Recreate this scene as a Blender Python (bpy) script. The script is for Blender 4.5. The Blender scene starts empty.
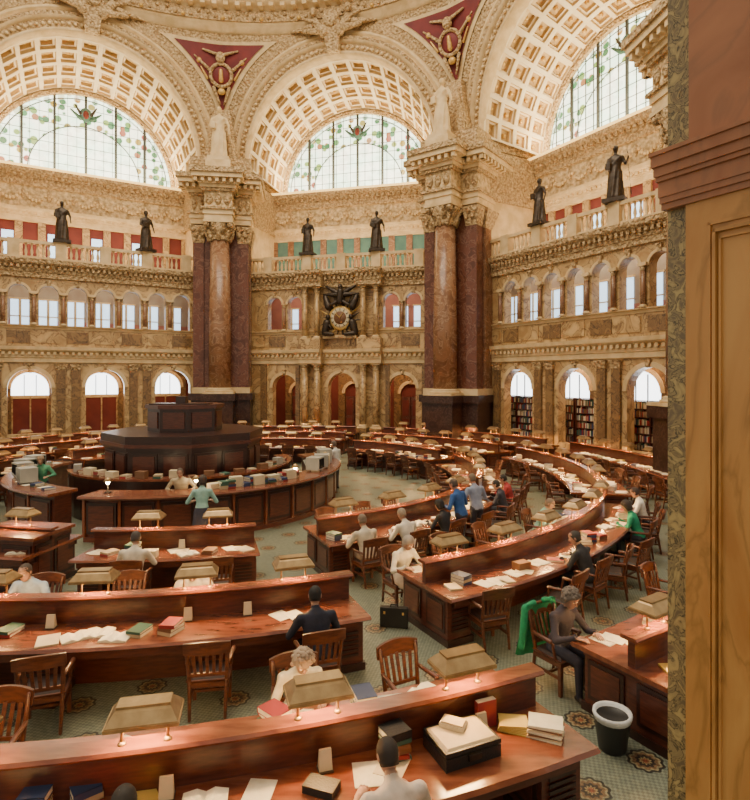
import bpy,bmesh,math,random
import numpy as np
from mathutils import Matrix,Vector
RND=random.Random(7)
sc=bpy.context.scene
rad=math.radians
pi=math.pi
# ---------------------------------------------------------------- materials
MATS={}
def lk(nt,a,b): nt.links.new(a,b)
def mk(name,c1,c2=None,scale=3.,rough=.5,bump=0.,bscale=8.,kind='noise',metal=0.,dist=0.,emit=None,es=0.,coat=0.,stretch=(1,1,1),lo=.35,hi=.65,c3=None):
    m=bpy.data.materials.new(name);m.use_nodes=True;nt=m.node_tree;b=nt.nodes['Principled BSDF']
    b.inputs['Roughness'].default_value=rough;b.inputs['Metallic'].default_value=metal
    if coat: b.inputs['Coat Weight'].default_value=coat;b.inputs['Coat Roughness'].default_value=.15
    c2=c2 or tuple(x*.8 for x in c1)
    tc=nt.nodes.new('ShaderNodeTexCoord');mp=nt.nodes.new('ShaderNodeMapping');mp.inputs['Scale'].default_value=stretch
    lk(nt,tc.outputs['Object'],mp.inputs['Vector'])
    rp=nt.nodes.new('ShaderNodeValToRGB')
    n=nt.nodes.new('ShaderNodeTexNoise');n.inputs['Scale'].default_value=scale;n.inputs['Detail'].default_value=6;n.inputs['Distortion'].default_value=dist
    lk(nt,mp.outputs[0],n.inputs['Vector']);lk(nt,n.outputs['Fac'],rp.inputs['Fac'])
    e=rp.color_ramp.elements
    e[0].position=lo;e[0].color=(*c1,1);e[1].position=hi;e[1].color=(*c2,1)
    if kind=='marble':
        x=e.new((lo+hi)/2);x.color=(*(c3 or tuple(t*.45 for t in c1)),1)
        y=e.new((lo+hi)/2+.035);y.color=(*tuple((p+q)/2 for p,q in zip(c1,c2)),1)
        y=e.new((lo+hi)/2-.035);y.color=(*tuple((p+q)/2 for p,q in zip(c1,c2)),1)
    lk(nt,rp.outputs['Color'],b.inputs['Base Color'])
    if bump:
        bp=nt.nodes.new('ShaderNodeBump');bp.inputs['Strength'].default_value=min(1,bump);bp.inputs['Distance'].default_value=.14 if kind=='carved' else .02
        if kind=='carved':
            v=nt.nodes.new('ShaderNodeTexVoronoi');v.feature='SMOOTH_F1';v.inputs['Scale'].default_value=bscale
            n2=nt.nodes.new('ShaderNodeTexNoise');n2.inputs['Scale'].default_value=bscale*1.3
            mx=nt.nodes.new('ShaderNodeMath');mx.operation='ADD'
            lk(nt,tc.outputs['Object'],v.inputs['Vector']);lk(nt,tc.outputs['Object'],n2.inputs['Vector'])
            lk(nt,v.outputs['Distance'],mx.inputs[0]);lk(nt,n2.outputs['Fac'],mx.inputs[1]);lk(nt,mx.outputs[0],bp.inputs['Height'])
        else:
            n2=nt.nodes.new('ShaderNodeTexNoise');n2.inputs['Scale'].default_value=bscale
            lk(nt,tc.outputs['Object'],n2.inputs['Vector']);lk(nt,n2.outputs['Fac'],bp.inputs['Height'])
        lk(nt,bp.outputs[0],b.inputs['Normal'])
    if emit:
        b.inputs['Emission Color'].default_value=(*emit,1);b.inputs['Emission Strength'].default_value=es
    MATS[name]=m;return m
cream=mk('cream_stucco',(.80,.61,.34),(.63,.45,.22),scale=2,rough=.7,bump=.1)
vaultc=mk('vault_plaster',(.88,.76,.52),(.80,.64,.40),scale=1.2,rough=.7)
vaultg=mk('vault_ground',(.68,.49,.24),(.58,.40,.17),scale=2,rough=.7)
carved=mk('carved_stucco',(.80,.60,.33),(.42,.28,.12),scale=5,rough=.65,bump=1,bscale=3.2,kind='carved')
carvef=mk('carved_fine',(.73,.53,.28),(.36,.22,.095),scale=8,rough=.65,bump=1,bscale=7,kind='carved')
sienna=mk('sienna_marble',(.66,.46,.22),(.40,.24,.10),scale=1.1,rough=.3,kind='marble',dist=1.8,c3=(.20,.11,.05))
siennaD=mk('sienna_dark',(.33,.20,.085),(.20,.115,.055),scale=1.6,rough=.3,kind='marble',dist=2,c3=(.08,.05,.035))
redm=mk('numidian_marble',(.165,.056,.032),(.092,.031,.02),scale=1.4,rough=.28,kind='marble',dist=2,c3=(.24,.12,.08))
tanm=mk('column_marble',(.32,.165,.088),(.20,.098,.055),scale=1.6,rough=.25,kind='marble',dist=1.6,c3=(.40,.25,.15))
darkm=mk('plinth_marble',(.055,.024,.018),(.033,.015,.013),scale=2,rough=.3,kind='marble',dist=2,c3=(.10,.055,.04))
pomp=mk('pompeian_red',(.20,.035,.025),(.15,.025,.02),scale=1.5,rough=.7)
pink=mk('gallery_plaster',(.40,.34,.26),(.33,.25,.19),scale=1.5,rough=.7)
rose=mk('gallery_rose',(.42,.17,.12),(.34,.13,.10),scale=1.5,rough=.7)
pendr=mk('pendentive_red',(.20,.02,.022),(.13,.012,.016),scale=1.5,rough=.6)
gold=mk('gilt',(.75,.50,.16),(.6,.36,.1),scale=6,rough=.4,metal=.3)
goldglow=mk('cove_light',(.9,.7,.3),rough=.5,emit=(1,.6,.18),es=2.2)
bronze=mk('dark_bronze',(.045,.035,.028),(.08,.06,.045),scale=8,rough=.4,metal=.6)
hoodm=mk('lamp_bronze',(.54,.37,.18),(.40,.26,.12),scale=8,rough=.34,metal=.7)
wood=mk('mahogany',(.125,.033,.018),(.07,.018,.011),scale=5,rough=.3,stretch=(1,1,6),coat=.2)
woodt=mk('mahogany_top',(.25,.078,.036),(.15,.040,.020),scale=3,rough=.22,stretch=(1,4,1),coat=.4)
woodd=mk('dark_mahogany',(.045,.014,.010),(.025,.009,.007),scale=5,rough=.3,stretch=(1,1,5),coat=.2)
chairw=mk('chair_wood',(.14,.045,.021),(.075,.024,.013),scale=7,rough=.35,stretch=(1,1,4))
leather=mk('chair_leather',(.035,.018,.014),rough=.5)
tube=mk('lamp_tube',(1,.9,.6),emit=(1,.58,.21),es=380)
bulb=mk('bulb',(1,.9,.6),emit=(1,.75,.4),es=120)
glassw=mk('daylight_pane',(.9,.95,1),(.8,.9,1),scale=1.5,emit=(.92,.97,1),es=5)
glassb=mk('blue_pane',(.5,.7,.9),(.4,.6,.8),emit=(.6,.8,1),es=2.0)
teal=mk('green_glass',(.10,.19,.13),(.06,.12,.10),scale=2,rough=.12,emit=(.35,.6,.45),es=.12)
paper=mk('paper',(.82,.76,.58),(.75,.68,.5),scale=20,rough=.8)
black=mk('black_leather',(.012,.012,.013),(.02,.02,.02),rough=.45,bump=.2,bscale=60)
creamb=mk('cream_card',(.75,.62,.40),rough=.7)
yellow=mk('yellow_paper',(.75,.55,.14),rough=.8)
bookm=[mk('book_red',(.35,.03,.03),rough=.6),mk('book_green',(.05,.13,.09),rough=.6),mk('book_brown',(.2,.09,.04),rough=.6),mk('book_navy',(.04,.06,.14),rough=.6),mk('book_tan',(.55,.42,.25),rough=.6)]
grey=mk('plastic_grey',(.42,.40,.34),rough=.5)
screen=mk('monitor_glass',(.02,.025,.025),rough=.15)
darkplastic=mk('bin_black',(.02,.02,.02),rough=.45)
whitebag=mk('white_liner',(.85,.85,.85),rough=.5,bump=.4,bscale=25)
iron=mk('mullion',(.05,.055,.05),rough=.5)
greenc=mk('green_cloth',(.02,.30,.13),(.015,.22,.1),scale=15,rough=.9)
pil=mk('pilaster_golden',(.58,.31,.10),(.44,.20,.055),scale=1.4,rough=.32,kind='marble',dist=1.5,c3=(.38,.19,.055),stretch=(1,1,.35))
pilr=mk('pilaster_rose',(.42,.18,.085),(.31,.12,.055),scale=1.2,rough=.35,kind='marble',dist=1,c3=(.30,.13,.065))
vein=mk('veined_marble',(.46,.35,.15),(.16,.12,.07),scale=7,rough=.3,kind='marble',dist=3,c3=(.04,.033,.025))

def floor_mat():
    m=bpy.data.materials.new('mosaic_floor');m.use_nodes=True;nt=m.node_tree;b=nt.nodes['Principled BSDF'];N=nt.nodes.new
    tc=N('ShaderNodeTexCoord');mp=N('ShaderNodeMapping');mp.inputs['Rotation'].default_value=(0,0,rad(14.2+45));mp.inputs['Scale'].default_value=(1.2,1.2,1.2)
    lk(nt,tc.outputs['Object'],mp.inputs[0])
    fr=N('ShaderNodeVectorMath');fr.operation='FRACTION';lk(nt,mp.outputs[0],fr.inputs[0])
    sb=N('ShaderNodeVectorMath');sb.operation='SUBTRACT';sb.inputs[1].default_value=(.5,.5,0);lk(nt,fr.outputs[0],sb.inputs[0])
    sx=N('ShaderNodeSeparateXYZ');lk(nt,sb.outputs[0],sx.inputs[0])
    cb=N('ShaderNodeCombineXYZ');lk(nt,sx.outputs[0],cb.inputs[0]);lk(nt,sx.outputs[1],cb.inputs[1])
    ln=N('ShaderNodeVectorMath');ln.operation='LENGTH';lk(nt,cb.outputs[0],ln.inputs[0])
    at=N('ShaderNodeMath');at.operation='ARCTAN2';lk(nt,sx.outputs[1],at.inputs[0]);lk(nt,sx.outputs[0],at.inputs[1])
    m8=N('ShaderNodeMath');m8.operation='MULTIPLY';m8.inputs[1].default_value=10;lk(nt,at.outputs[0],m8.inputs[0])
    sn=N('ShaderNodeMath');sn.operation='SINE';lk(nt,m8.outputs[0],sn.inputs[0])
    pt=N('ShaderNodeMath');pt.operation='MULTIPLY_ADD';pt.inputs[1].default_value=.014;lk(nt,sn.outputs[0],pt.inputs[0]);lk(nt,ln.outputs['Value'],pt.inputs[2])
    rp=N('ShaderNodeValToRGB');rp.color_ramp.interpolation='CONSTANT'
    e=rp.color_ramp.elements
    cols=[(0,(.26,.07,.04)),(.04,(.38,.29,.15)),(.065,(.05,.035,.03)),(.11,(.24,.14,.08)),(.155,(.32,.27,.17)),(.18,(.045,.04,.035)),(.215,(.215,.235,.195))]
    e[0].position=0;e[0].color=(*cols[0][1],1);e[1].position=cols[1][0];e[1].color=(*cols[1][1],1)
    for p,c in cols[2:]:
        x=e.new(p);x.color=(*c,1)
    lk(nt,pt.outputs[0],rp.inputs[0])
    ck=N('ShaderNodeTexChecker');ck.inputs['Scale'].default_value=26;ck.inputs[1].default_value=(1.1,1.1,1.08,1);ck.inputs[2].default_value=(.68,.70,.68,1);lk(nt,mp.outputs[0],ck.inputs[0])
    mx=N('ShaderNodeMix');mx.data_type='RGBA';mx.blend_type='MULTIPLY';mx.inputs[0].default_value=1
    lk(nt,rp.outputs[0],mx.inputs[6]);lk(nt,ck.outputs[0],mx.inputs[7])
    nz=N('ShaderNodeTexNoise');nz.inputs['Scale'].default_value=14;nz.inputs['Detail'].default_value=5;lk(nt,tc.outputs['Object'],nz.inputs[0])
    r2=N('ShaderNodeValToRGB');r2.color_ramp.elements[0].position=.3;r2.color_ramp.elements[1].position=.7;r2.color_ramp.elements[0].color=(.7,.72,.7,1);r2.color_ramp.elements[1].color=(1.15,1.12,1,1);lk(nt,nz.outputs[0],r2.inputs[0])
    m2=N('ShaderNodeMix');m2.data_type='RGBA';m2.blend_type='MULTIPLY';m2.inputs[0].default_value=1
    lk(nt,mx.outputs[2],m2.inputs[6]);lk(nt,r2.outputs[0],m2.inputs[7]);lk(nt,m2.outputs[2],b.inputs['Base Color'])
    b.inputs['Roughness'].default_value=.4
    return m
floorm=floor_mat()
def stained():
    m=bpy.data.materials.new('stained_glass');m.use_nodes=True;nt=m.node_tree;N=nt.nodes.new
    b=nt.nodes['Principled BSDF'];tc=N('ShaderNodeTexCoord')
    mp=N('ShaderNodeMapping');mp.inputs['Scale'].default_value=(1,0,1);lk(nt,tc.outputs['Object'],mp.inputs[0])
    ln=N('ShaderNodeVectorMath');ln.operation='LENGTH';lk(nt,mp.outputs[0],ln.inputs[0])
    rp=N('ShaderNodeValToRGB');e=rp.color_ramp.elements
    mu=N('ShaderNodeMath');mu.operation='DIVIDE';mu.inputs[1].default_value=5.1;lk(nt,ln.outputs['Value'],mu.inputs[0]);lk(nt,mu.outputs[0],rp.inputs[0])
    e[0].position=0.60;e[0].color=(.22,.22,.22,1);e[1].position=.62;e[1].color=(1,1,1,1)
    x=e.new(.92);x.color=(1,1,1,1);x=e.new(.95);x.color=(.6,.6,.6,1)
    vo=N('ShaderNodeTexVoronoi');vo.inputs['Scale'].default_value=2.3;lk(nt,mp.outputs[0],vo.inputs['Vector'])
    r2=N('ShaderNodeValToRGB');f=r2.color_ramp.elements;f[0].position=.42;f[0].color=(1,1,1,1);f[1].position=.5;f[1].color=(.18,.18,.18,1);lk(nt,vo.outputs['Distance'],r2.inputs[0])
    mm=N('ShaderNodeMath');mm.operation='MULTIPLY';lk(nt,rp.outputs[0],mm.inputs[0]);lk(nt,r2.outputs[0],mm.inputs[1])
    ck=N('ShaderNodeTexNoise');ck.inputs['Scale'].default_value=.8;lk(nt,mp.outputs[0],ck.inputs[0])
    cr=N('ShaderNodeValToRGB');h=cr.color_ramp.elements;h[0].position=.35;h[0].color=(.78,.95,.66,1);h[1].position=.6;h[1].color=(1,.94,.68,1);lk(nt,ck.outputs[0],cr.inputs[0])
    col=N('ShaderNodeMix');col.data_type='RGBA';lk(nt,mm.outputs[0],col.inputs[0]);lk(nt,cr.outputs[0],col.inputs[6])
    vc=N('ShaderNodeValToRGB');g=vc.color_ramp.elements;g[0].color=(.01,.08,.02,1);g[1].color=(.26,.17,.01,1);x=g.new(.45);x.color=(.03,.14,.04,1);x=g.new(.65);x.color=(.16,.22,.03,1);x=g.new(.82);x.color=(.24,.03,.02,1)
    sp=N('ShaderNodeSeparateColor');lk(nt,vo.outputs['Color'],sp.inputs[0]);lk(nt,sp.outputs[0],vc.inputs[0]);lk(nt,vc.outputs[0],col.inputs[7])
    b.inputs['Base Color'].default_value=(.1,.1,.1,1);b.inputs['Roughness'].default_value=.2
    lk(nt,col.outputs[2],b.inputs['Emission Color']);b.inputs['Emission Strength'].default_value=5.2
    return m
stain=stained()
# ---------------------------------------------------------------- builder
class B:
    def __init__(s): s.v=[];s.f=[];s.m=[];s.s=[];s.mats=[]
    def mi(s,m):
        if m not in s.mats: s.mats.append(m)
        return s.mats.index(m)
    def add(s,vs,fs,m,M=None,smooth=False):
        o=len(s.v);i=s.mi(m)
        if M is not None: vs=[tuple(M@Vector(p)) for p in vs]
        s.v.extend([tuple(p) for p in vs])
        for f in fs: s.f.append(tuple(k+o for k in f));s.m.append(i);s.s.append(smooth)
    def box(s,x0,x1,y0,y1,z0,z1,m,M=None):
        vs=[(x,y,z) for x in(x0,x1) for y in(y0,y1) for z in(z0,z1)]
        s.add(vs,[(0,1,3,2),(4,6,7,5),(0,4,5,1),(2,3,7,6),(0,2,6,4),(1,5,7,3)],m,M)
    def taper(s,b0,b1,z0,z1,m,M=None):
        vs=[(x,y,z0) for x in(b0[0],b0[1]) for y in(b0[2],b0[3])]+[(x,y,z1) for x in(b1[0],b1[1]) for y in(b1[2],b1[3])]
        s.add(vs,[(0,1,3,2),(4,6,7,5),(0,4,5,1),(2,3,7,6),(0,2,6,4),(1,5,7,3)],m,M)
    def prism(s,poly,x0,x1,m,M=None):
        n=len(poly);vs=[(x0,y,z) for y,z in poly]+[(x1,y,z) for y,z in poly]
        fs=[(i,(i+1)%n,n+(i+1)%n,n+i) for i in range(n)]+[tuple(range(n)),tuple(range(2*n-1,n-1,-1))]
        s.add(vs,fs,m,M)
    def rev(s,p0,ax,prof,n,m,M=None,sx=1,sy=1,smooth=True,side=None):
        p0=Vector(p0);ax=Vector(ax).normalized()
        h=Vector(side) if side else (Vector((1,0,0)) if abs(ax.x)<.9 else Vector((0,1,0)))
        e1=(h-ax*h.dot(ax)).normalized();e2=ax.cross(e1)
        vs=[];rings=[]
        for t,r in prof:
            c=p0+ax*t
            if r<1e-6: rings.append([len(vs)]);vs.append(c)
            else:
                rr=[]
                for i in range(n):
                    a=2*pi*i/n;rr.append(len(vs));vs.append(c+e1*(r*sx*math.cos(a))+e2*(r*sy*math.sin(a)))
                rings.append(rr)
        fs=[]
        for a,b in zip(rings[:-1],rings[1:]):
            for i in range(n):
                j=(i+1)%n
                if len(a)==1 and len(b)==1: continue
                if len(a)==1: fs.append((a[0],b[j],b[i]))
                elif len(b)==1: fs.append((a[i],a[j],b[0]))
                else: fs.append((a[i],a[j],b[j],b[i]))
        if len(rings[0])>1: fs.append(tuple(reversed(rings[0])))
        if len(rings[-1])>1: fs.append(tuple(rings[-1]))
        s.add(vs,fs,m,M,smooth)
    def cap(s,p0,p1,r0,r1,m,M=None,n=10,k=3,sx=1,sy=1,side=None):
        p0=Vector(p0);p1=Vector(p1);L=(p1-p0).length
        pr=[(-r0*math.cos(pi/2*i/k),r0*math.sin(pi/2*i/k)) for i in range(k+1)]+[(L+r1*math.sin(pi/2*i/k),r1*math.cos(pi/2*i/k)) for i in range(k+1)]
        s.rev(p0,(p1-p0) if L>1e-6 else (0,0,1),pr,n,m,M,sx,sy,True,side)
    def ell(s,c,r,m,M=None,n=12,k=8):
        pr=[(-math.cos(pi*i/k),math.sin(pi*i/k)) for i in range(k+1)]
        T=Matrix.Translation(Vector(c))@Matrix.Diagonal((r[0],r[1],r[2],1))
        s.rev((0,0,0),(0,0,1),pr,n,m,(M@T) if M is not None else T)
    def loft(s,rings,m,M=None,n=16):
        vs=[];fs=[]
        for cx,cy,cz,rx,ry in rings:
            for i in range(n):
                a=2*pi*i/n;vs.append((cx+rx*math.cos(a),cy+ry*math.sin(a),cz))
        for k in range(len(rings)-1):
            for i in range(n):
                j=(i+1)%n;fs.append((k*n+i,k*n+j,(k+1)*n+j,(k+1)*n+i))
        fs.append(tuple(range(n-1,-1,-1)));fs.append(tuple((len(rings)-1)*n+i for i in range(n)))
        s.add(vs,fs,m,M,True)
    def sweep(s,prof,D,f0,f1,n,m,smooth=False):
        k=len(prof);vs=[];fs=[]
        for j in range(n+1):
            f=f0+(f1-f0)*j/n
            for r,z in prof: vs.append((D[0]+r*math.sin(f),D[1]-r*math.cos(f),z))
        for j in range(n):
            for i in range(k):
                a=(i+1)%k;fs.append((j*k+i,j*k+a,(j+1)*k+a,(j+1)*k+i))
        if f1-f0<6.28:
            fs.append(tuple(range(k)));fs.append(tuple(n*k+i for i in range(k-1,-1,-1)))
        s.add(vs,fs,m,None,smooth)
    def archwall(s,u0,u1,v0,v1,z0,z1,ops,m,M,ri=None,seg=14):
        ri=ri or m
        cur=u0
        for uc,w,zb,zs in sorted(ops):
            a,b=uc-w/2,uc+w/2
            if a>cur: s.box(cur,a,v0,v1,z0,z1,m,M)
            if zb>z0+.001: s.box(a,b,v0,v1,z0,zb,m,M)
            pts=[(uc-w/2*math.cos(pi*i/seg),zs+w/2*math.sin(pi*i/seg)) for i in range(seg+1)]
            vs=[];fs=[]
            for (u,z) in pts: vs+= [(u,v0,z),(u,v0,z1),(u,v1,z),(u,v1,z1)]
            for i in range(seg):
                o=4*i;fs+=[(o,o+1,o+5,o+4),(o+2,o+6,o+7,o+3),(o+1,o+3,o+7,o+5)]
            s.add(vs,fs,m,M)
            s.add(vs,[(4*i,4*i+4,4*i+6,4*i+2) for i in range(seg)],ri,M)
            vs=[];fs=[];t=.12 if w<1.2 else .2
            for i in range(seg+1):
                an=pi*i/seg
                for r,v in((w/2,v0),(w/2,v0-.06),(w/2+t,v0-.06),(w/2+t,v0)): vs.append((uc-r*math.cos(an),v,zs+r*math.sin(an)))
            for i in range(seg):
                for q in range(3): fs.append((4*i+q,4*i+q+1,4*i+q+5,4*i+q+4))
            s.add(vs,fs,cream,M)
            s.taper((uc-.08,uc+.08,v0-.1,v0),(uc-.13,uc+.13,v0-.16,v0),zs+w/2-.03,zs+w/2+.3,carvef,M)
            cur=b
        if cur<u1: s.box(cur,u1,v0,v1,z0,z1,m,M)
    def obj(s,name,M=None,parent=None,recalc=True):
        me=bpy.data.meshes.new(name);me.from_pydata(s.v,[],s.f)
        for m in s.mats: me.materials.append(m)
        me.polygons.foreach_set('material_index',s.m);me.polygons.foreach_set('use_smooth',s.s)
        if recalc:
            bm=bmesh.new();bm.from_mesh(me);bmesh.ops.recalc_face_normals(bm,faces=bm.faces);bm.to_mesh(me);bm.free()
        me.update()
        return inst(name,me,M,parent)
def inst(name,me,M=None,parent=None):
    o=bpy.data.objects.new(name,me);sc.collection.objects.link(o)
    if M is not None: o.matrix_world=M
    if parent: o.parent=parent
    return o
def column(b,u,v,z0,z1,r,m,M,n=14,capm=None):
    capm=capm or carvef;h=z1-z0
    bh=min(.35,r*1.0);ch=min(1.1,r*1.9)
    b.box(u-r*1.35,u+r*1.35,v-r*1.35,v+r*1.35,z0,z0+bh*.35,cream,M)
    b.rev((u,v,z0+bh*.35),(0,0,1),[(0,r*1.3),(bh*.25,r*1.32),(bh*.35,r*1.12),(bh*.5,r*1.2),(bh*.65,r)],n,cream,M)
    b.rev((u,v,z0+bh),(0,0,1),[(0,r),(h*.35,r),(h-bh-ch,r*.86)],n,m,M)
    zc=z1-ch
    b.rev((u,v,zc),(0,0,1),[(0,r*.86),(.02,r*.98),(ch*.08,r*.88),(ch*.5,r*1.0),(ch*.85,r*1.3),(ch*.86,r*1.1)],n,capm,M)
    b.box(u-r*1.3,u+r*1.3,v-r*1.3,v+r*1.3,z1-ch*.14,z1,cream,M)
    if r>.3:
        for lev,k,out in((.05,8,1.22),(.38,8,1.38)):
            for i in range(k):
                a=2*pi*(i+(.5 if lev>.2 else 0))/k
                c=Vector((u+math.cos(a)*r*.93,v+math.sin(a)*r*.93,zc+ch*lev))
                t=Vector((u+math.cos(a)*r*out,v+math.sin(a)*r*out,zc+ch*(lev+.38)))
                b.cap(c,t,r*.22,r*.13,capm,M,n=6,k=2)
        for a in (pi/4,3*pi/4,5*pi/4,7*pi/4):
            b.ell((u+math.cos(a)*r*1.45,v+math.sin(a)*r*1.45,z1-ch*.25),(r*.28,r*.28,r*.28),capm,M,8,6)

# ---------------------------------------------------------------- room geometry
C=Vector((-7.133,16.783,0));A=18.083;W=A+.79;VB=A+4.08;TH=14.224
def frame(a):
    a=rad(a);t=(math.cos(a),-math.sin(a));n=(math.sin(a),math.cos(a))
    return Matrix(((t[0],n[0],0,C.x),(t[1],n[1],0,C.y),(0,0,1,0),(0,0,0,1)))
b=B();b.add([(-45,-12,0),(30,-12,0),(30,50,0),(-45,50,0)],[(0,1,2,3)],floorm)
b.box(-45,30,-12,50,-.3,-.01,darkm)
b.obj('floor')

def cornice(b,u0,u1,v,z0,z1,p,m,M,dent=0):
    h=z1-z0
    b.prism([(v,z0),(v-p*.25,z0+h*.05),(v-p*.25,z0+h*.3),(v-p*.35,z0+h*.33),(v-p*.35,z0+h*.6),(v-p*.8,z0+h*.72),(v-p*.95,z0+h*.8),(v-p,z1),(v+.1,z1),(v+.1,z0)],u0,u1,m,M)
    if dent:
        k=int((u1-u0)/dent)
        for i in range(k):
            u=u0+(i+.25)*dent;b.box(u,u+dent*.5,v-p*.72,v-.02,z0+h*.5,z0+h*.68,m,M)
def baluprof(h): return [(0,.07),(h*.08,.07),(h*.1,.045),(h*.3,.085),(h*.42,.08),(h*.7,.04),(h*.85,.05),(h*.9,.07),(h,.07)]
def balustrade(b,u0,u1,v,z,M,peds):
    b.box(u0,u1,v-.16,v+.16,z,z+.15,cream,M);b.box(u0,u1,v-.17,v+.17,z+.86,z+1.02,cream,M)
    n=int((u1-u0)/.27)
    for i in range(n+1):
        u=u0+(u1-u0)*i/n
        if min([abs(u-p) for p in peds]+[9])<.33: continue
        b.rev((u,v,z+.15),(0,0,1),baluprof(.72),6,cream,M)
    for p in peds: b.box(p-.28,p+.28,v-.22,v+.22,z,z+1.06,cream,M)

def bay(side,a,kind,du):
    M=frame(a)
    b=B();ue=6.7
    if kind=='side':
        low=[(du+u,2.05,.85,3.38) for u in(-3.75,0,3.75)]
        up=[(du+1.42*i,.98,6.85,8.55) for i in range(-3,4)]
    else:
        low=[(-3.75,1.65,.55,3.3),(0,1.75,.05,3.35),(3.75,1.65,.55,3.3)]
        up=[(u,.95,6.95,8.5) for u in(-4.42,-3.08,3.08,4.42)]
    up=[o for o in up if abs(o[0])<6.1]
    b.archwall(-ue,ue,W,W+.5,0,4.75,low,sienna,M)
    b.box(-ue,ue,W-.06,W,0,.55,darkm,M)
    cornice(b,-ue,ue,W,4.75,5.65,.38,cream,M,.3)
    b.box(-ue,ue,W,W+.5,4.75,6.75,sienna,M)
    for i in range(-4,5): b.box(du+i*1.42-.55,du+i*1.42+.55,W-.05,W,5.85,6.5,siennaD if i%2 else sienna,M)
    cornice(b,-ue,ue,W,6.62,6.82,.16,cream,M)
    b.archwall(-ue,ue,W,W+.5,6.75,9.45,up,sienna,M)
    cornice(b,-ue,ue,W,9.4,10.42,.45,carvef,M,.28)
    b.box(-ue,ue,W,W+.5,9.4,10.4,sienna,M)
    if kind=='side':
        for u in(-3.75,0,3.75):
            for s_ in(-1,1):
                uu=du+u+s_*1.5
                if abs(uu)<6:
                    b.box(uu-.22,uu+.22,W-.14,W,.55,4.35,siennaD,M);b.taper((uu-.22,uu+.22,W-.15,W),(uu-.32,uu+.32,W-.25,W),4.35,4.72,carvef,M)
                    b.box(uu-.28,uu+.28,W-.2,W,.0,.55,darkm,M);b.box(uu-.26,uu+.26,W-.18,W,.55,.75,cream,M)
        for i in range(-3,5):
            uu=du+1.42*(i-.5)
            if abs(uu)<6.2: column(b,uu,W-.1,6.85,8.55,.11,tanm,M,8);b.box(uu-.2,uu+.2,W-.22,W+.05,8.55,8.68,cream,M)
    else:
        for s_ in(-1,1):
            for uu in(1.45,2.25):
                b.box(s_*uu-.3,s_*uu+.3,W-.75,W,0,.95,siennaD,M);column(b,s_*uu,W-.42,.95,4.75,.21,sienna,M,12)
                column(b,s_*uu,W-.42,6.3,9.4,.17,sienna,M,12)
            b.box(min(s_*1.15,s_*2.6),max(s_*1.15,s_*2.6),W-.72,W,5.65,6.3,sienna,M)
            b.box(s_*5.15-.2,s_*5.15+.2,W-.14,W,.55,4.7,siennaD,M);b.box(min(s_*2.75,s_*3.0),max(s_*2.75,s_*3.0),W-.1,W,.55,4.7,siennaD,M)
            column(b,s_*3.75,W-.1,6.85,8.5,.11,tanm,M,8)
            cornice(b,min(s_*1.1,s_*2.65),max(s_*1.1,s_*2.65),W-.68,4.75,5.65,.35,cream,M,.3)
            cornice(b,min(s_*1.1,s_*2.65),max(s_*1.1,s_*2.65),W-.68,9.4,10.42,.4,carvef,M,.28)
            b.box(min(s_*1.1,s_*2.65),max(s_*1.1,s_*2.65),W-.66,W,9.42,10.4,sienna,M);b.box(min(s_*1.1,s_*2.65),max(s_*1.1,s_*2.65),W-.66,W,4.77,5.64,sienna,M)
    for z in(5.25,10.15): b.box(-7.2,7.2,W+.4,VB+.2,z,z+.25,cream,M)
    for s_ in(-1,1):
        b.box(min(s_*5.95,s_*6.7),max(s_*5.95,s_*6.7),A+.2,VB+.2,10.4,17.0,cream,M)
        b.box(min(s_*5.8,s_*6.0),max(s_*5.8,s_*6.0),A+.1,VB,13.6,16.3,carvef,M)
        b.box(min(s_*6.6,s_*6.8),max(s_*6.6,s_*6.8),W,VB+.2,0,10.4,pomp,M)
    v1=W+(1.75 if side=='right' else 2.7)
    bk=B()
    bk.box(-6.8,6.8,v1,v1+.2,0,5.3,pomp,M);bk.box(-6.8,6.8,v1,v1+.2,5.5,10.2,pink if kind=='side' else rose,M)
    bk.box(-6.8,6.8,v1-.02,v1,5.5,7.3,rose,M)
    bk.box(-6.8,6.8,VB,VB+.25,10.3,16.4,pomp,M)
    for i in range(-5,6):
        u=i*1.18;b.box(u-.2,u+.2,VB-.14,VB,10.4,13.2,sienna if kind=='side' else tanm,M)
    if kind!='side': bk.box(-6,6,VB-.03,VB,10.4,13.4,teal,M)
    cornice(bk,-6,6,VB-.1,13.2,14.0,.3,cream,M,.3)
    bk.box(-6,6,VB-.16,VB,14.0,15.35,carved,M)
    for i in range(9):
        u0_=-5.3+i*1.32
        for q in range(7):
            t=(q-3)/3;bk.ell((u0_+t*.5,VB-.2,14.85-.38*(1-t*t)),(.1,.1,.1+.03*(1-abs(t))),cream,M,6,4)
        bk.ell((u0_+.66,VB-.2,14.8),(.13,.12,.3),carvef,M,6,4)
    cornice(bk,-6,6,VB-.16,15.3,16.25,.55,carvef,M,.35)
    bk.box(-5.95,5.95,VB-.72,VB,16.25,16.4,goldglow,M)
    bk.obj('wall_back_'+side)
    b.obj('wall_'+side)
    bal=B()
    peds=[du+2.25*i for i in(-2,-1,0,1,2) if abs(du+2.25*i)<6] if kind=='side' else [-4.8,-2.2,0,2.2,4.8]
    balustrade(bal,-6.1,6.1,W-.05,10.42,M,peds);bal.obj('balustrade')
    w=B();sh=-1.5 if side=='right' else 0
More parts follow.
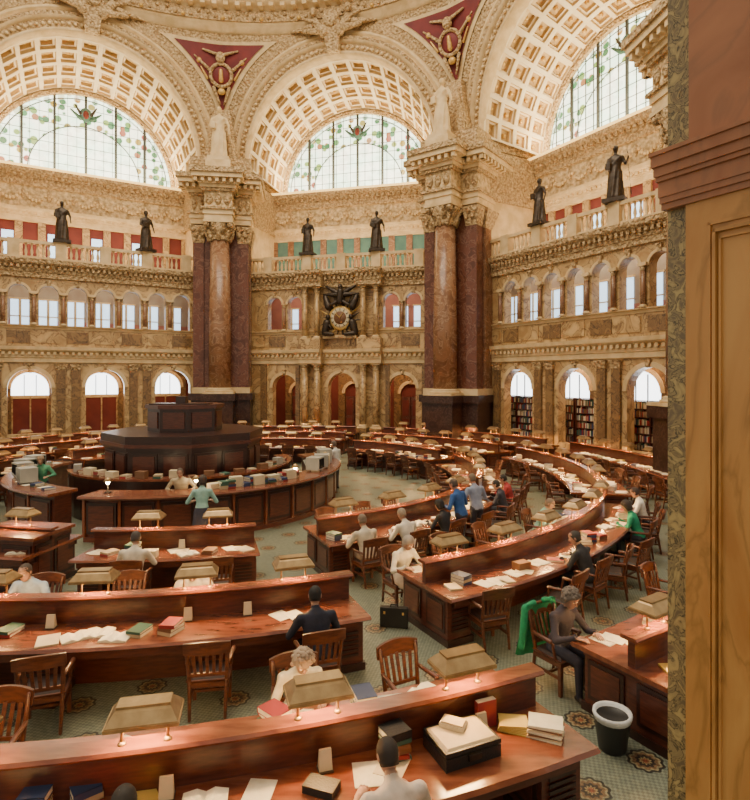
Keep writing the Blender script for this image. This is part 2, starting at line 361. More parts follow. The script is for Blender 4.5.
    for (uc,ww,zb,zs) in low:
        uc+=sh
        if kind=='side':
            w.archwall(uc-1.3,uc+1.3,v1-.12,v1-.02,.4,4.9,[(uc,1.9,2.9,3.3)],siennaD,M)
            pts=[(uc+.95*math.cos(pi*i/12),v1-.04,3.3+.95*math.sin(pi*i/12)) for i in range(13)]+[(uc-.95,v1-.04,2.9),(uc+.95,v1-.04,2.9)]
            w.add(pts,[tuple(range(len(pts)))],glassw,M)
            if side=='left':
                w.box(uc-.9,uc+.9,v1-.16,v1-.12,.4,2.8,pomp,M);w.box(uc-.95,uc+.95,v1-.2,v1-.1,2.72,2.9,cream,M)
                for q in(-.9,0,.86): w.box(uc+q-.03,uc+q+.05,v1-.2,v1-.1,.4,2.8,sienna,M)
            for q in(-.3,.3): w.box(uc+q-.02,uc+q+.02,v1-.1,v1-.05,2.9,4.1,iron,M)
        else:
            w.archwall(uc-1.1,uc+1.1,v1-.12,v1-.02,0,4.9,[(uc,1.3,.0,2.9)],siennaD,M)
            w.box(uc-.6,uc-.03,v1-.14,v1-.05,.1,2.7,redm,M);w.box(uc+.03,uc+.6,v1-.14,v1-.05,.1,2.7,redm,M)
            for q in(-.32,.32):
                for zz in(.3,1.5): w.box(uc+q-.2,uc+q+.2,v1-.17,v1-.14,zz,zz+1.0,pomp,M)
    w.obj('door_'+side)
    w=B()
    for (uc,ww,zb,zs) in up:
        uc+=sh
        for q in(-.27,.27):
            w.box(uc+q-.2,uc+q+.2,v1-.06,v1-.02,6.7,8.5,glassb,M)
        w.box(uc-.55,uc+.55,v1-.09,v1-.02,6.6,6.7,cream,M);w.box(uc-.55,uc+.55,v1-.09,v1-.02,8.5,8.6,cream,M);w.box(uc-.04,uc+.04,v1-.09,v1-.02,6.7,8.5,cream,M);w.box(uc-.5,uc+.5,v1-.09,v1-.02,7.5,7.56,cream,M)
    w.obj('window_gallery_'+side)
    if kind=='side':
        w=B()
        for u in(-4.1,-1.75,.6,2.95): w.box(u-.3,u+.3,VB-.05,VB-.01,10.9,12.6,glassb,M)
        w.obj('window_upper_'+side)
    Rw=5.05;zc=16.4
    L=B();n=32
    pts=[(Rw*math.cos(pi*i/n),0,Rw*math.sin(pi*i/n)) for i in range(n+1)]
    L.add(pts,[tuple(range(n+1))],stain)
    ML=M@Matrix.Translation((0,VB+.1,zc))
    for u in(-3.4,-1.7,0,1.7,3.4):
        h=math.sqrt(max(0,Rw*Rw-u*u));L.box(u-.07,u+.07,-.12,-.02,0,h,iron)
    for i in range(-9,10):
        u=i*.5;h=math.sqrt(max(0,Rw*Rw-u*u));L.box(u-.01,u+.01,-.08,-.02,0,h,iron)
    for r in(3.1,4.78):
        vs=[];fs=[];
        for i in range(n+1):
            an=pi*i/n
            for rr in(r-.03,r+.03): vs.append((rr*math.cos(an),-.09,rr*math.sin(an)))
        for i in range(n): fs.append((2*i,2*i+1,2*i+3,2*i+2))
        L.add(vs,fs,iron)
    for z in(.6,1.2,1.8,2.4,3.0,3.6,4.2):
        h=math.sqrt(Rw*Rw-z*z);L.box(-h,h,-.07,-.03,z-.01,z+.01,iron)
    L.ell((0,-.12,3.85),(.36,.06,.46),teal);L.ell((0,-.16,3.85),(.18,.05,.26),pomp)
    for s_ in(-1,1): L.cap((s_*.3,-.12,3.6),(s_*.85,-.12,4.05),.13,.04,bookm[1],n=6,k=2);L.cap((s_*.3,-.12,3.9),(s_*.6,-.12,4.4),.1,.04,bronze,n=6,k=2)
    L.obj({'left':'window_1','center':'window_2','right':'window_3'}[side],ML)
    s2=B();n=32;vs=[];fs=[]
    prof=[(Rw-.02,VB+.1),(Rw-.02,VB-.15),(Rw+.18,VB-.2),(Rw+.24,VB-.05),(Rw+1.0,VB-.05)]
    for i in range(n+1):
        an=pi*i/n
        for r,v in prof: vs.append((r*math.cos(an),v,zc+r*math.sin(an)))
    k=len(prof)
    for i in range(n):
        for q in range(k-1): fs.append((k*i+q,k*i+q+1,k*i+k+q+1,k*i+k+q))
    s2.add(vs,fs,carvef,M)
    def P(s_,w_,dr=0):
        R_=5.89+( 5.3-5.89)*w_+dr;z_=16.99+(16.42-16.99)*w_
        return (R_*math.cos(s_),A+.05+(VB-A-.15)*w_,z_+R_*math.sin(s_))
    nA,nD=17,4
    vs=[];fs=[];fc=[];fm=[]
    for i in range(nA):
        for j in range(nD):
            s0,s1=pi*i/nA,pi*(i+1)/nA;w0,w1=j/nD,(j+1)/nD
            o=len(vs)
            for ins,dr in((0,0),(.11,0),(.12,.16),(.21,.16),(.22,.36)):
                for (x,y) in((0,0),(1,0),(1,1),(0,1)):
                    sx=s0+(s1-s0)*(ins+(1-2*ins)*x);wx=w0+(w1-w0)*(ins+(1-2*ins)*y);vs.append(P(sx,wx,dr))
            for l in range(4):
                for q in range(4):
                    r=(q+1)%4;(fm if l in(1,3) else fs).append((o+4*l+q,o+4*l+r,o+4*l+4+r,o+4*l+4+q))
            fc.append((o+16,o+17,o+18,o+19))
            sm,wm=(s0+s1)/2,(w0+w1)/2
            s2.ell(P(sm,wm,.28),(.13,.13,.13),gold,M,6,4)
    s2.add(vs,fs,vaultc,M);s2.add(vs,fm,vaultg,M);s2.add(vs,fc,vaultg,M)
    for s_ in(-1,1): s2.box(min(s_*5.85,s_*6.7),max(s_*5.85,s_*6.7),A,VB,16.4,17.0,carvef,M)
    s2.obj('ceiling_vault_'+side)
    def warp(u,v,z):
        ph=math.atan(u/A);ro=A/math.cos(ph);t=max(0,min(1,(z-17)/7.6))**1.4;kk=(ro+(17.5-ro)*t)/ro
        return (u*kk,v*kk,z)
    hw=A*math.tan(rad(22.5));sp=B();zt=24.7
    vs=[];fs=[];nS,nW=48,6
    for i in range(nS+1):
        s_=pi*i/nS;cx_,sz_=math.cos(s_),math.sin(s_)
        inn=(5.9*cx_,17+5.9*sz_)
        t1=hw/abs(cx_) if abs(cx_)>1e-6 else 1e9;t2=(zt-17)/sz_ if sz_>1e-6 else 1e9
        t=min(t1,t2);out=(cx_*t,17+sz_*t)
        for j in range(nW+1):
            w_=j/nW;u=inn[0]+(out[0]-inn[0])*w_;z=inn[1]+(out[1]-inn[1])*w_;vs.append(warp(u,A,z))
    for i in range(nS):
        for j in range(nW): o=i*(nW+1)+j;fs.append((o,o+1,o+nW+2,o+nW+1))
    sp.add(vs,fs,cream,M,True)
    def tri(rr,z0,z1,mt,off,cut=0):
        for s_ in(-1,1):
            g=[];nz=14
            for i in range(nz+1):
                z=z0+(z1-z0)*i/nz;zz=max(0,z-17);ui=math.sqrt(max(0,rr**2-zz*zz));ui=max(min(ui,hw),0)
                if cut: ui=max(ui,cut)
                for q in range(7):
                    u=ui+(hw-ui)*q/6;g.append(warp(s_*u,A-off,z))
            sp.add(g,[(7*i+q,7*i+q+1,7*i+q+8,7*i+q+7) for i in range(nz) for q in range(6)],mt,M,True)
    tri(7.25,16.6,zt,carvef,.04)
    tri(7.85,19.3,23.95,cream,.10,3.3)
    tri(8.1,20.0,23.75,pendr,.16,3.6)
    prof=[(5.88,A+.4),(5.88,A-.12),(6.0,A-.2),(6.08,A-.1),(6.45,A-.12),(6.5,A-.25),(6.62,A-.3),(6.8,A-.32),(6.86,A-.05),(6.95,A-.05),(6.98,A-.2),(7.12,A-.2),(7.14,A+.2)]
    k=len(prof);vs=[];fs=[];n=56
    for i in range(n+1):
        an=pi*i/n
        for r,v in prof: vs.append(warp(r*math.cos(an),v,17+r*math.sin(an)) if v<A+.3 else (r*math.cos(an),v,17+r*math.sin(an)))
    f1=[];f2=[]
    for i in range(n):
        for q in range(k-1): (f2 if q in(3,6) else f1).append((k*i+q,k*i+q+1,k*i+k+q+1,k*i+k+q))
    sp.add(vs,f1,cream,M,True);sp.add(vs,f2,carvef,M,True)
    for i in range(60):
        an=pi*(i+.5)/60;sp.ell(warp(6.25*math.cos(an),A-.16,17+6.25*math.sin(an)),(.1,.08,.1),cream,M,6,4)
    sp.taper((-.35,.35,A-1.0,A-.3),(-.55,.55,A-1.35,A-.3),22.9,24.5,carvef,M)
    for s_ in(-1,1):
        sp.cap((s_*.5,A-1.1,23.9),(s_*1.0,A-1.15,24.6),.28,.22,carvef,M,n=8);sp.ell((s_*1.05,A-1.35,25.05),(.2,.2,.25),carvef,M)
        sp.cap((s_*.8,A-1.2,24.0),(s_*1.7,A-1.1,24.15),.2,.12,carvef,M,n=8);sp.cap((s_*1.1,A-1.2,24.6),(s_*1.7,A-1.1,24.9),.12,.07,carvef,M,n=8)
        sp.cap((s_*1.3,A-1.0,24.4),(s_*2.6,A-.9,24.35),.2,.06,carvef,M,n=8)
    sp.rev((0,A-1.5,24.6),(0,1,0),[(0,.1),(.05,.42),(.2,.5),(.3,.5)],14,carvef,M)
    sp.obj('wall_spandrel_'+side)
    return M
ML_=bay('left',TH-45,'side',.8)
MC_=bay('center',TH,'center',0)
MR_=bay('right',TH+45,'side',-.3)

b=B()
pr=[(17.8,24.3),(17.35,24.4),(17.3,24.75),(17.15,24.8),(17.15,25.5),(16.85,25.6),(16.5,25.75),(16.35,26.05),(16.9,26.15),(16.8,27.6),(16.2,29.2),(16.6,29.2),(17.9,27.6),(17.9,24.3)]
b.sweep(pr,(C.x,C.y),0,2*pi,96,cream,True)
b.sweep([(17.13,24.85),(17.05,24.85),(17.05,25.45),(17.13,25.45)],(C.x,C.y),0,2*pi,96,carvef)
for i in range(160):
    f=2*pi*i/160;Mx=Matrix.Translation((C.x+16.9*math.sin(f),C.y-16.9*math.cos(f),25.6))@Matrix.Rotation(f,4,'Z')
    b.box(-.13,.13,-.35,.35,-.12,.1,cream,Mx)
for i in range(48):
    f=2*pi*i/48
    for k in range(5):
        t=(k-2)/2;q=f+t*.05;b.ell((C.x+17.0*math.sin(q),C.y-17.0*math.cos(q),25.25-.28*(1-t*t)),(.12,.12,.12),gold if k==2 else carvef,None,6,4)
b.obj('ceiling')

# ---------------------------------------------------------------- piers
def statue_mesh(mat,staff=False,voxel=.035):
    b=B()
    b.loft([(0,0,0.0,.30,.24),(0,0,.05,.32,.26),(.02,0,.35,.27,.22),(.03,0,.8,.25,.2),(.02,.0,1.05,.22,.17),(0,0,1.25,.2,.14),(0,0,1.45,.25,.15),(0,0,1.58,.21,.12),(0,0,1.64,.08,.07)],mat)
    for i in range(9):
        a=2*pi*i/9;b.cap((.3*math.cos(a),.25*math.sin(a),.02),(.22*math.cos(a+.35),.17*math.sin(a+.35),1.0),.05,.03,mat,n=6,k=2)
    b.cap((.22,.1,1.1),(-.2,.12,1.5),.06,.05,mat,n=8)
    b.cap((0,0,1.6),(0,.01,1.74),.06,.055,mat)
    b.ell((0,.02,1.84),(.088,.105,.13),mat);b.ell((0,-.03,1.87),(.1,.1,.12),mat);b.ell((0,-.02,1.76),(.075,.075,.1),mat);b.ell((0,.12,1.83),(.02,.03,.025),mat,n=6,k=4)
    b.cap((.24,0,1.5),(.33,.05,1.2),.07,.055,mat);b.cap((.33,.05,1.2),(.2,.26,1.15),.052,.035,mat);b.box(.1,.28,.2,.28,1.05,1.32,mat)
    b.cap((-.24,0,1.5),(-.36,0,1.22),.07,.055,mat)
    if staff:
        b.cap((-.36,0,1.22),(-.5,.18,1.38),.05,.035,mat);b.cap((-.62,.25,.0),(-.42,.15,2.1),.025,.02,mat,n=6)
        b.ell((-.5,.19,1.4),(.05,.05,.05),mat,n=6,k=4)
    else: b.cap((-.36,0,1.22),(-.38,.1,.95),.05,.035,mat);b.ell((-.38,.12,.9),(.04,.05,.06),mat,n=6,k=4)
    o=b.obj('tmp');md=o.modifiers.new('r','REMESH');md.mode='VOXEL';md.voxel_size=voxel;s=o.modifiers.new('s','SMOOTH');s.iterations=2
    dg=bpy.context.evaluated_depsgraph_get();me=bpy.data.meshes.new_from_object(o.evaluated_get(dg))
    bpy.data.objects.remove(o)
    me.materials.clear();me.materials.append(mat)
    for p in me.polygons:p.use_smooth=True;p.material_index=0
    return me
def plinthjoin(me,mat):
    bm=bmesh.new();bm.from_mesh(me)
    r=bmesh.ops.create_cube(bm,size=1,matrix=Matrix.Translation((0,0,-.06))@Matrix.Diagonal((.8,.66,.14,1)))
    bm.to_mesh(me);bm.free();return me
stB=plinthjoin(statue_mesh(bronze),bronze);stS=plinthjoin(statue_mesh(bronze,True),bronze);stC=plinthjoin(statue_mesh(cream),cream)
def stat(me,M,u,v,z,h,name,rz=180):
    T=M@Matrix.Translation((u,v,z+.13*h/2))@Matrix.Rotation(rad(rz),4,'Z')@Matrix.Scale(h/2,4)
    inst(name,me,T)
for M,du,me2 in((ML_,.8,stB),(MC_,0,stB),(MR_,-.3,stS)):
    stat(stB,M,du-2.2,W-.05,11.47,2.25,'bronze_statue');stat(me2,M,du+2.2,W-.05,11.47,2.35,'bronze_statue',200)
def pier(bang):
    M=frame(bang);b=B()
    b.box(-1.85,1.85,17.75,21.2,0,.35,darkm,M);b.box(-1.72,1.72,17.9,21,.35,2.6,darkm,M);b.box(-1.85,1.85,17.75,21.2,2.6,3.0,darkm,M)
    b.box(-.95,.95,16.65,18,0,.35,darkm,M);b.box(-.82,.82,16.8,18,.35,2.6,darkm,M);b.box(-.95,.95,16.65,18,2.6,3.0,darkm,M)
    b.box(-1.7,1.7,17.95,21,3.0,3.35,cream,M)
    b.box(-1.55,1.55,18.1,21,3.35,13.1,redm,M)
    for s_ in(-1,1):
        b.box(min(s_*1.0,s_*1.62),max(s_*1.0,s_*1.62),17.98,18.6,3.35,12.0,redm,M)
        b.box(min(s_*1.5,s_*1.68),max(s_*1.5,s_*1.68),18.9,20.2,3.35,12.0,tanm,M)
        b.taper((min(s_*.98,s_*1.64),max(s_*.98,s_*1.64),17.96,18.6),(min(s_*.85,s_*1.8),max(s_*.85,s_*1.8),17.8,18.6),12.0,13.0,carvef,M)
        b.taper((min(s_*1.5,s_*1.7),max(s_*1.5,s_*1.7),18.85,20.25),(min(s_*1.5,s_*1.9),max(s_*1.5,s_*1.9),18.7,20.4),12.0,13.0,carvef,M)
        for i in range(4): b.ell((s_*(1.05+.18*i),17.85,12.45+.3*(i%2)),(.12,.1,.16),carvef,M,6,4)
    column(b,0,17.5,3.0,13.1,.64,tanm,M,24)
    def tier(o,z0,z1,m):
        b.box(-1.75-o,1.75+o,17.85-o,21.2,z0,z1,m,M);b.box(-.8-o,.8+o,16.75-o,18.2,z0,z1,m,M)
    tier(0,13.1,13.42,cream);tier(.06,13.42,13.7,cream);tier(.16,13.7,13.82,carvef);tier(-.02,13.82,14.75,carved)
    tier(.12,14.75,14.92,carvef);tier(.2,14.92,15.12,cream);tier(.3,15.12,15.4,cream);tier(.62,15.4,15.66,cream);tier(.72,15.66,15.95,carvef)
    for i in range(13):
        u=-2.2+i*.367
        b.box(u-.09,u+.09,17.32,17.7,15.16,15.38,cream,M)
    for i in range(7): u=-1.2+i*.4;b.box(u-.09,u+.09,16.2,16.5,15.16,15.38,cream,M)
    for s_ in(-1,1):
        for i in range(7): v=17.5+i*.4;b.box(min(s_*2.05,s_*2.35),max(s_*2.05,s_*2.35),v-.09,v+.09,15.16,15.38,cream,M)
    for i in range(3): b.ell((-.5+i*.5,16.75,14.28),(.2,.1,.32),carvef,M,8,6)
    for s_ in(-1,1):
        for i in range(2): b.ell((s_*(1.15+i*.4),17.85,14.28),(.16,.1,.35),carvef,M,8,6)
    b.box(-1.75,1.75,17.75,21,15.95,17.1,carvef,M)
    b.box(-.7,.7,16.6,17.8,15.95,16.55,cream,M)
    b.taper((-1.0,1.0,18.0,20),(-.45,.45,18.4,20),17.1,20.2,carvef,M)
    for s_ in(-1,1): b.cap((s_*.7,17.95,17.2),(s_*.3,18.3,19.6),.28,.12,carvef,M,8)
    b.obj('marble_pier')
    stat(stC,M,0,17.15,16.56,3.1,'stone_statue')
    m=B();cM=M@Matrix.Translation((0,18.0,22.1))@Matrix.Rotation(rad(16),4,'X')
    for i in range(24):
        an=2*pi*i/24;an2=2*pi*(i+1)/24;m.cap((.62*math.cos(an),0,.62*math.sin(an)),(.62*math.cos(an2),0,.62*math.sin(an2)),.11,.11,carvef,cM,6,2)
    m.ell((0,.06,0),(.55,.12,.55),pendr,cM);m.cap((0,-.05,-.3),(0,-.07,.25),.14,.1,gold,cM);
    for s_ in(-1,1):
        m.cap((s_*.7,0,.3),(s_*1.5,-.05,1.0),.11,.04,carvef,cM,6,2);m.cap((s_*.45,0,-.7),(s_*.12,.05,-1.6),.11,.05,carvef,cM,6,2)
        m.cap((s_*.1,.0,1.1),(s_*1.0,.0,1.35),.1,.06,carvef,cM,6,2);m.ell((s_*1.25,0,.75),(.16,.1,.16),gold,cM,8,6)
        m.cap((s_*.8,0,-.2),(s_*1.15,0,.4),.07,.04,gold,cM,6,2)
    m.ell((0,-.05,.95),(.28,.2,.32),carvef,cM);m.ell((0,-.0,-.9),(.25,.15,.2),gold,cM,8,6)
    m.obj('pendentive_medallion')
for k in(-67.5,-22.5,22.5,67.5): pier(TH+k)

# ---------------------------------------------------------------- clock
b=B();Mk=MC_@Matrix.Translation((0,W-.2,7.55))
b.rev((0,0,0),(0,-1,0),[(-.15,.75),(.1,.75),(.14,.7),(.16,.62)],32,gold,Mk)
b.rev((0,-.15,0),(0,-1,0),[(0,.6),(.03,.58),(.03,.42)],32,creamb,Mk);b.rev((0,-.17,0),(0,-1,0),[(0,.4),(.04,.38)],24,bookm[2],Mk)
for i in range(12):
    a=2*pi*i/12;b.cap((.45*math.cos(a),-.2,.45*math.sin(a)),(.56*math.cos(a),-.2,.56*math.sin(a)),.02,.02,black,Mk,6,2)
b.cap((0,-.24,0),(.2,-.24,.3),.03,.015,gold,Mk,6,2);b.cap((0,-.24,0),(-.35,-.24,.35),.03,.012,gold,Mk,6,2)
for i in range(20):
    a=2*pi*i/20+.1;L_=1.15+.25*(i%2);b.cap((.7*math.cos(a),.05,.7*math.sin(a)),(L_*math.cos(a),.05,.2+L_*1.05*math.sin(a)),.07,.02,gold if i%4==1 else bronze,Mk,6,2)
for s_ in(-1,1):
    b.cap((s_*.95,-.2,-.9),(s_*.8,-.25,-.3),.22,.24,bronze,Mk);b.ell((s_*.72,-.3,.05),(.14,.15,.17),bronze,Mk);b.cap((s_*.8,-.3,-.2),(s_*.5,-.35,-.65),.08,.05,bronze,Mk);b.cap((s_*.9,-.3,-.95),(s_*.4,-.4,-1.0),.16,.1,bronze,Mk)
    b.cap((s_*.75,-.1,.7),(s_*1.0,0,1.3),.25,.15,bronze,Mk)
b.cap((0,-.2,1.0),(.05,-.25,1.6),.24,.2,bronze,Mk);b.ell((.05,-.3,1.85),(.15,.15,.18),bronze,Mk)
for s_ in(-1,1):
    b.cap((s_*.15,-.1,1.5),(s_*.95,0,1.95),.18,.06,bronze,Mk);b.cap((s_*.2,-.1,1.4),(s_*1.1,0,1.45),.18,.06,bronze,Mk);b.cap((s_*.15,-.2,1.0),(s_*.6,-.3,.75),.13,.08,bronze,Mk)
b.box(-1.05,1.05,-.3,.2,-1.25,-1.05,sienna,Mk)
b.obj('clock')

# ---------------------------------------------------------------- bookshelves (right bay)
for i,uc in enumerate((-5.4,-2.7,0.0,2.7)):
    b=B();v0=W+1.15
    b.box(uc-1.3,uc+1.3,v0+.32,v0+.36,0,2.9,woodd,MR_)
    for x in(-1.3,-.02,1.26): b.box(uc+x,uc+x+.05,v0,v0+.35,0,2.95,wood,MR_)
    for z in np.arange(.05,2.95,.36):
        b.box(uc-1.3,uc+1.3,v0,v0+.34,z,z+.03,wood,MR_)
        if z<2.7:
            x=-1.24
            while x<1.2:
                t=RND.uniform(.035,.08);h=RND.uniform(.2,.31)
                if not(-.06<x<.06): b.box(uc+x,uc+x+t*.92,v0+.04,v0+.3,z+.03,z+.03+h,RND.choice(bookm+[paper,creamb]),MR_)
                x+=t
    b.obj('bookshelf')

# ---------------------------------------------------------------- foreground arch pier (turned to follow the octagon)
PX=(.5,-.866)
FM=Matrix(((PX[0],.866,0,1.865),(PX[1],.5,0,3.82),(0,0,1,0),(0,0,0,1)))
b=B()
b.box(0,2.2,.04,.8,0,5.1,vein,FM)
b.box(.15,2.2,.0,.06,0,5.1,pil,FM)
b.box(.13,2.2,-.03,.02,0,.9,pil,FM)
def fr(a,z0,z1,t,y):
    b.box(a,a+t,y,.01,z0,z1,pil,FM);b.box(a,2.2,y,.01,z1-t,z1,pil,FM)
fr(.30,.9,4.95,.018,-.015);fr(.335,.9,4.90,.02,-.028);fr(.37,.9,4.85,.012,-.016)
for i,(z0,z1,p) in enumerate(((5.1,5.14,.02),(5.14,5.18,.035),(5.18,5.28,.045),(5.28,5.31,.065),(5.31,5.37,.08),(5.37,5.44,.1),(5.44,5.465,.115))): b.box(-p*.3,2.2,-p,.8,z0,z1,pilr,FM)
b.box(0.0,2.2,.04,.8,5.465,9.5,vein,FM);b.box(.17,2.2,.0,.06,5.465,9.5,pilr,FM)
b.obj('marble_pilaster')

# ---------------------------------------------------------------- desks
D=(-5.,19.)
def PM(f,r,rz=0,z=0):
    f=rad(f);return Matrix.Translation((D[0]+r*math.sin(f),D[1]-r*math.cos(f),z))@Matrix.Rotation(f+rad(rz),4,'Z')
def vis(f,r,mg=60):
    p=PM(f,r).translation
    if p.y<2.5: return False
    px=382.9+575.8*p.x/p.y
    return -mg<px<700+mg
def desk(R0,f0,f1):
    b=B();a0,a1=rad(f0),rad(f1);n=max(3,int((f1-f0)/2.2))
    b.sweep([(R0-.78,.71),(R0-.81,.735),(R0-.78,.765),(R0+.78,.765),(R0+.81,.735),(R0+.78,.71)],D,a0,a1,n,woodt)
    for s_ in(-1,1):
        r=R0+s_*.7;b.sweep([(r-.02,.6),(r+.02,.6),(r+.02,.71),(r-.02,.71)],D,a0+.01,a1-.01,n,wood)
    b.sweep([(R0-.045,.765),(R0+.045,.765),(R0+.045,1.08),(R0-.045,1.08)],D,a0+.004,a1-.004,n,wood)
    b.sweep([(R0-.1,1.08),(R0-.11,1.1),(R0-.09,1.125),(R0+.09,1.125),(R0+.11,1.1),(R0+.1,1.08)],D,a0,a1,n,woodt)
    b.sweep([(R0-.1,.0),(R0+.1,.0),(R0+.1,.71),(R0-.1,.71)],D,a0+.02,a1-.02,n,wood)
    L=(a1-a0)*R0;k=max(1,round(L/4.6));w=.42/R0
    for i in range(k+1):
        c=a0+w*.5+.05/R0+(a1-a0-w-.1/R0)*i/k
        b.sweep([(R0-.62,.1),(R0+.62,.1),(R0+.62,.71),(R0-.62,.71)],D,c-w/2,c+w/2,1,wood)
        b.sweep([(R0-.66,0),(R0+.66,0),(R0+.66,.1),(R0-.66,.1)],D,c-w/2-.02/R0,c+w/2+.02/R0,1,woodd)
        Mx=Matrix.Translation((D[0]+R0*math.sin(c),D[1]-R0*math.cos(c),0))@Matrix.Rotation(c,4,'Z')
        for s_ in(-1,1):
            y=s_*.63
            for q in range(7): b.box(-.15,.15,min(y,y+s_*.012),max(y,y+s_*.012),.2+q*.06,.235+q*.06,woodd,Mx)
            x=s_*.215
            for yy in(-.32,.32):
                b.box(min(x,x+s_*.015),max(x,x+s_*.015),yy-.24,yy+.24,.18,.64,woodd,Mx);b.box(min(x,x+s_*.025),max(x,x+s_*.025),yy-.19,yy+.19,.23,.59,wood,Mx)
    return b.obj('reading_desk')
rings=[(14.8,28.8,2.6,12.2,5.3),(11.45,26.3,3.0,6.0,6.5),(8.1,22.3,4.3,4.0,9.0)]
segs=[]
for (R0,off,g,h0,hp) in rings:
    for k in range(-2,7):
        f0,f1=off+45*(k-1)+g,off+45*k-g
        if R0==8.1 and k==0: segs+= [(R0,-3.4,f1,h0,hp,k),(R0,f0,-9,h0,hp,k)];continue
        vs_=[f for f in np.arange(f0,f1,3) if vis(f,R0,40)]
        if not vs_: continue
        segs.append((R0,f0,f1,h0,hp,k))
b=B()
def trap(b,w0,d0,z0,w1,d1,z1,m):
    vs=[(-w0,-d0,z0),(w0,-d0,z0),(w0,d0,z0),(-w0,d0,z0),(-w1,-d1,z1),(w1,-d1,z1),(w1,d1,z1),(-w1,d1,z1)]
    b.add(vs,[(0,1,5,4),(1,2,6,5),(2,3,7,6),(3,0,4,7)],m)
trap(b,.265,.165,1.33,.265,.165,1.35,hoodm);trap(b,.265,.165,1.35,.215,.095,1.42,hoodm);trap(b,.215,.095,1.42,.20,.075,1.435,hoodm);b.box(-.20,.20,-.075,.075,1.435,1.455,hoodm)
b.box(-.27,.27,-.172,-.16,1.315,1.342,hoodm);b.box(-.27,.27,.16,.172,1.315,1.342,hoodm);b.box(-.275,-.262,-.165,.165,1.315,1.342,hoodm);b.box(.262,.275,-.165,.165,1.315,1.342,hoodm)
for s_ in(-1,1): b.cap((s_*.17,0,1.12),(s_*.17,0,1.43),.013,.013,hoodm,n=6,k=2);b.rev((s_*.17,0,1.12),(0,0,1),[(0,.035),(.02,.03),(.03,.014)],8,hoodm)
b.rev((-.2,0,1.352),(1,0,0),[(0,.02),(.4,.02)],8,tube)
lampo=b.obj('desk_lamp');lampme=lampo.data;bpy.data.objects.remove(lampo)
for (R0,f0,f1,h0,hp,k) in segs:
    desk(R0,f0,f1)
    f=h0-math.floor((h0-f0)/hp)*hp
    while f<f1-1.2:
        if f>f0+1.2 and vis(f,R0): inst('desk_lamp',lampme,PM(f,R0))
        f+=hp
# ---------------------------------------------------------------- chair
b=B()
b.taper((-.23,.23,-.2,.25),(-.25,.25,-.22,.27),.42,.45,chairw);b.taper((-.22,.22,-.19,.24),(-.19,.19,-.16,.21),.45,.475,leather)
for x,y in((-.21,.22),(.21,.22)): b.taper((x-.02,x+.02,y-.02,y+.02),(x-.026,x+.026,y-.026,y+.026),0,.43,chairw)
for s_ in(-1,1):
    b.cap((s_*.2,-.26,.02),(s_*.21,-.19,.44),.02,.026,chairw,n=8,k=2);b.cap((s_*.21,-.19,.44),(s_*.235,-.28,.9),.026,.022,chairw,n=8,k=2)
    b.box(s_*.205-.012,s_*.205+.012,-.2,.22,.2,.235,chairw);b.box(s_*.22-.012,s_*.22+.012,-.2,.22,.36,.42,chairw)
    b.cap((s_*.235,-.22,.66),(s_*.27,.12,.66),.022,.028,chairw,n=8,k=2);b.cap((s_*.25,.12,.65),(s_*.23,.16,.44),.018,.02,chairw,n=8,k=2)
b.box(-.2,.2,.21,.23,.36,.42,chairw);b.box(-.2,.2,-.21,-.19,.36,.42,chairw);b.box(-.2,.2,0,.025,.2,.23,chairw)
n=10;vs=[];fs=[]
for i in range(n+1):
    x=-.265+.53*i/n;c=1-(x/.265)**2;y=-.275-.05*c
    for dy,z in((0,.80),(-.03,.80),(-.035,.93+.03*c),(0,.93+.03*c)): vs.append((x,y+dy-(z-.8)*.1,z))
for i in range(n):
    for q in range(4): fs.append((4*i+q,4*i+(q+1)%4,4*i+4+(q+1)%4,4*i+4+q))
fs+=[(0,1,2,3),(4*n+3,4*n+2,4*n+1,4*n)]
b.add(vs,fs,chairw)
for i in range(5):
    x=-.14+.07*i;b.taper((x-.018,x+.018,-.225,-.21),(x*1.15-.02,x*1.15+.02,-.325+abs(x)*.2,-.31+abs(x)*.2),.52,.82,chairw)
b.box(-.21,.21,-.23,-.205,.5,.54,chairw)
co=b.obj('chair');chairme=co.data;bpy.data.objects.remove(co)
def chair(f,r,inward=True,j=0): inst('chair',chairme,PM(f,r,(0 if inward else 180)+j))

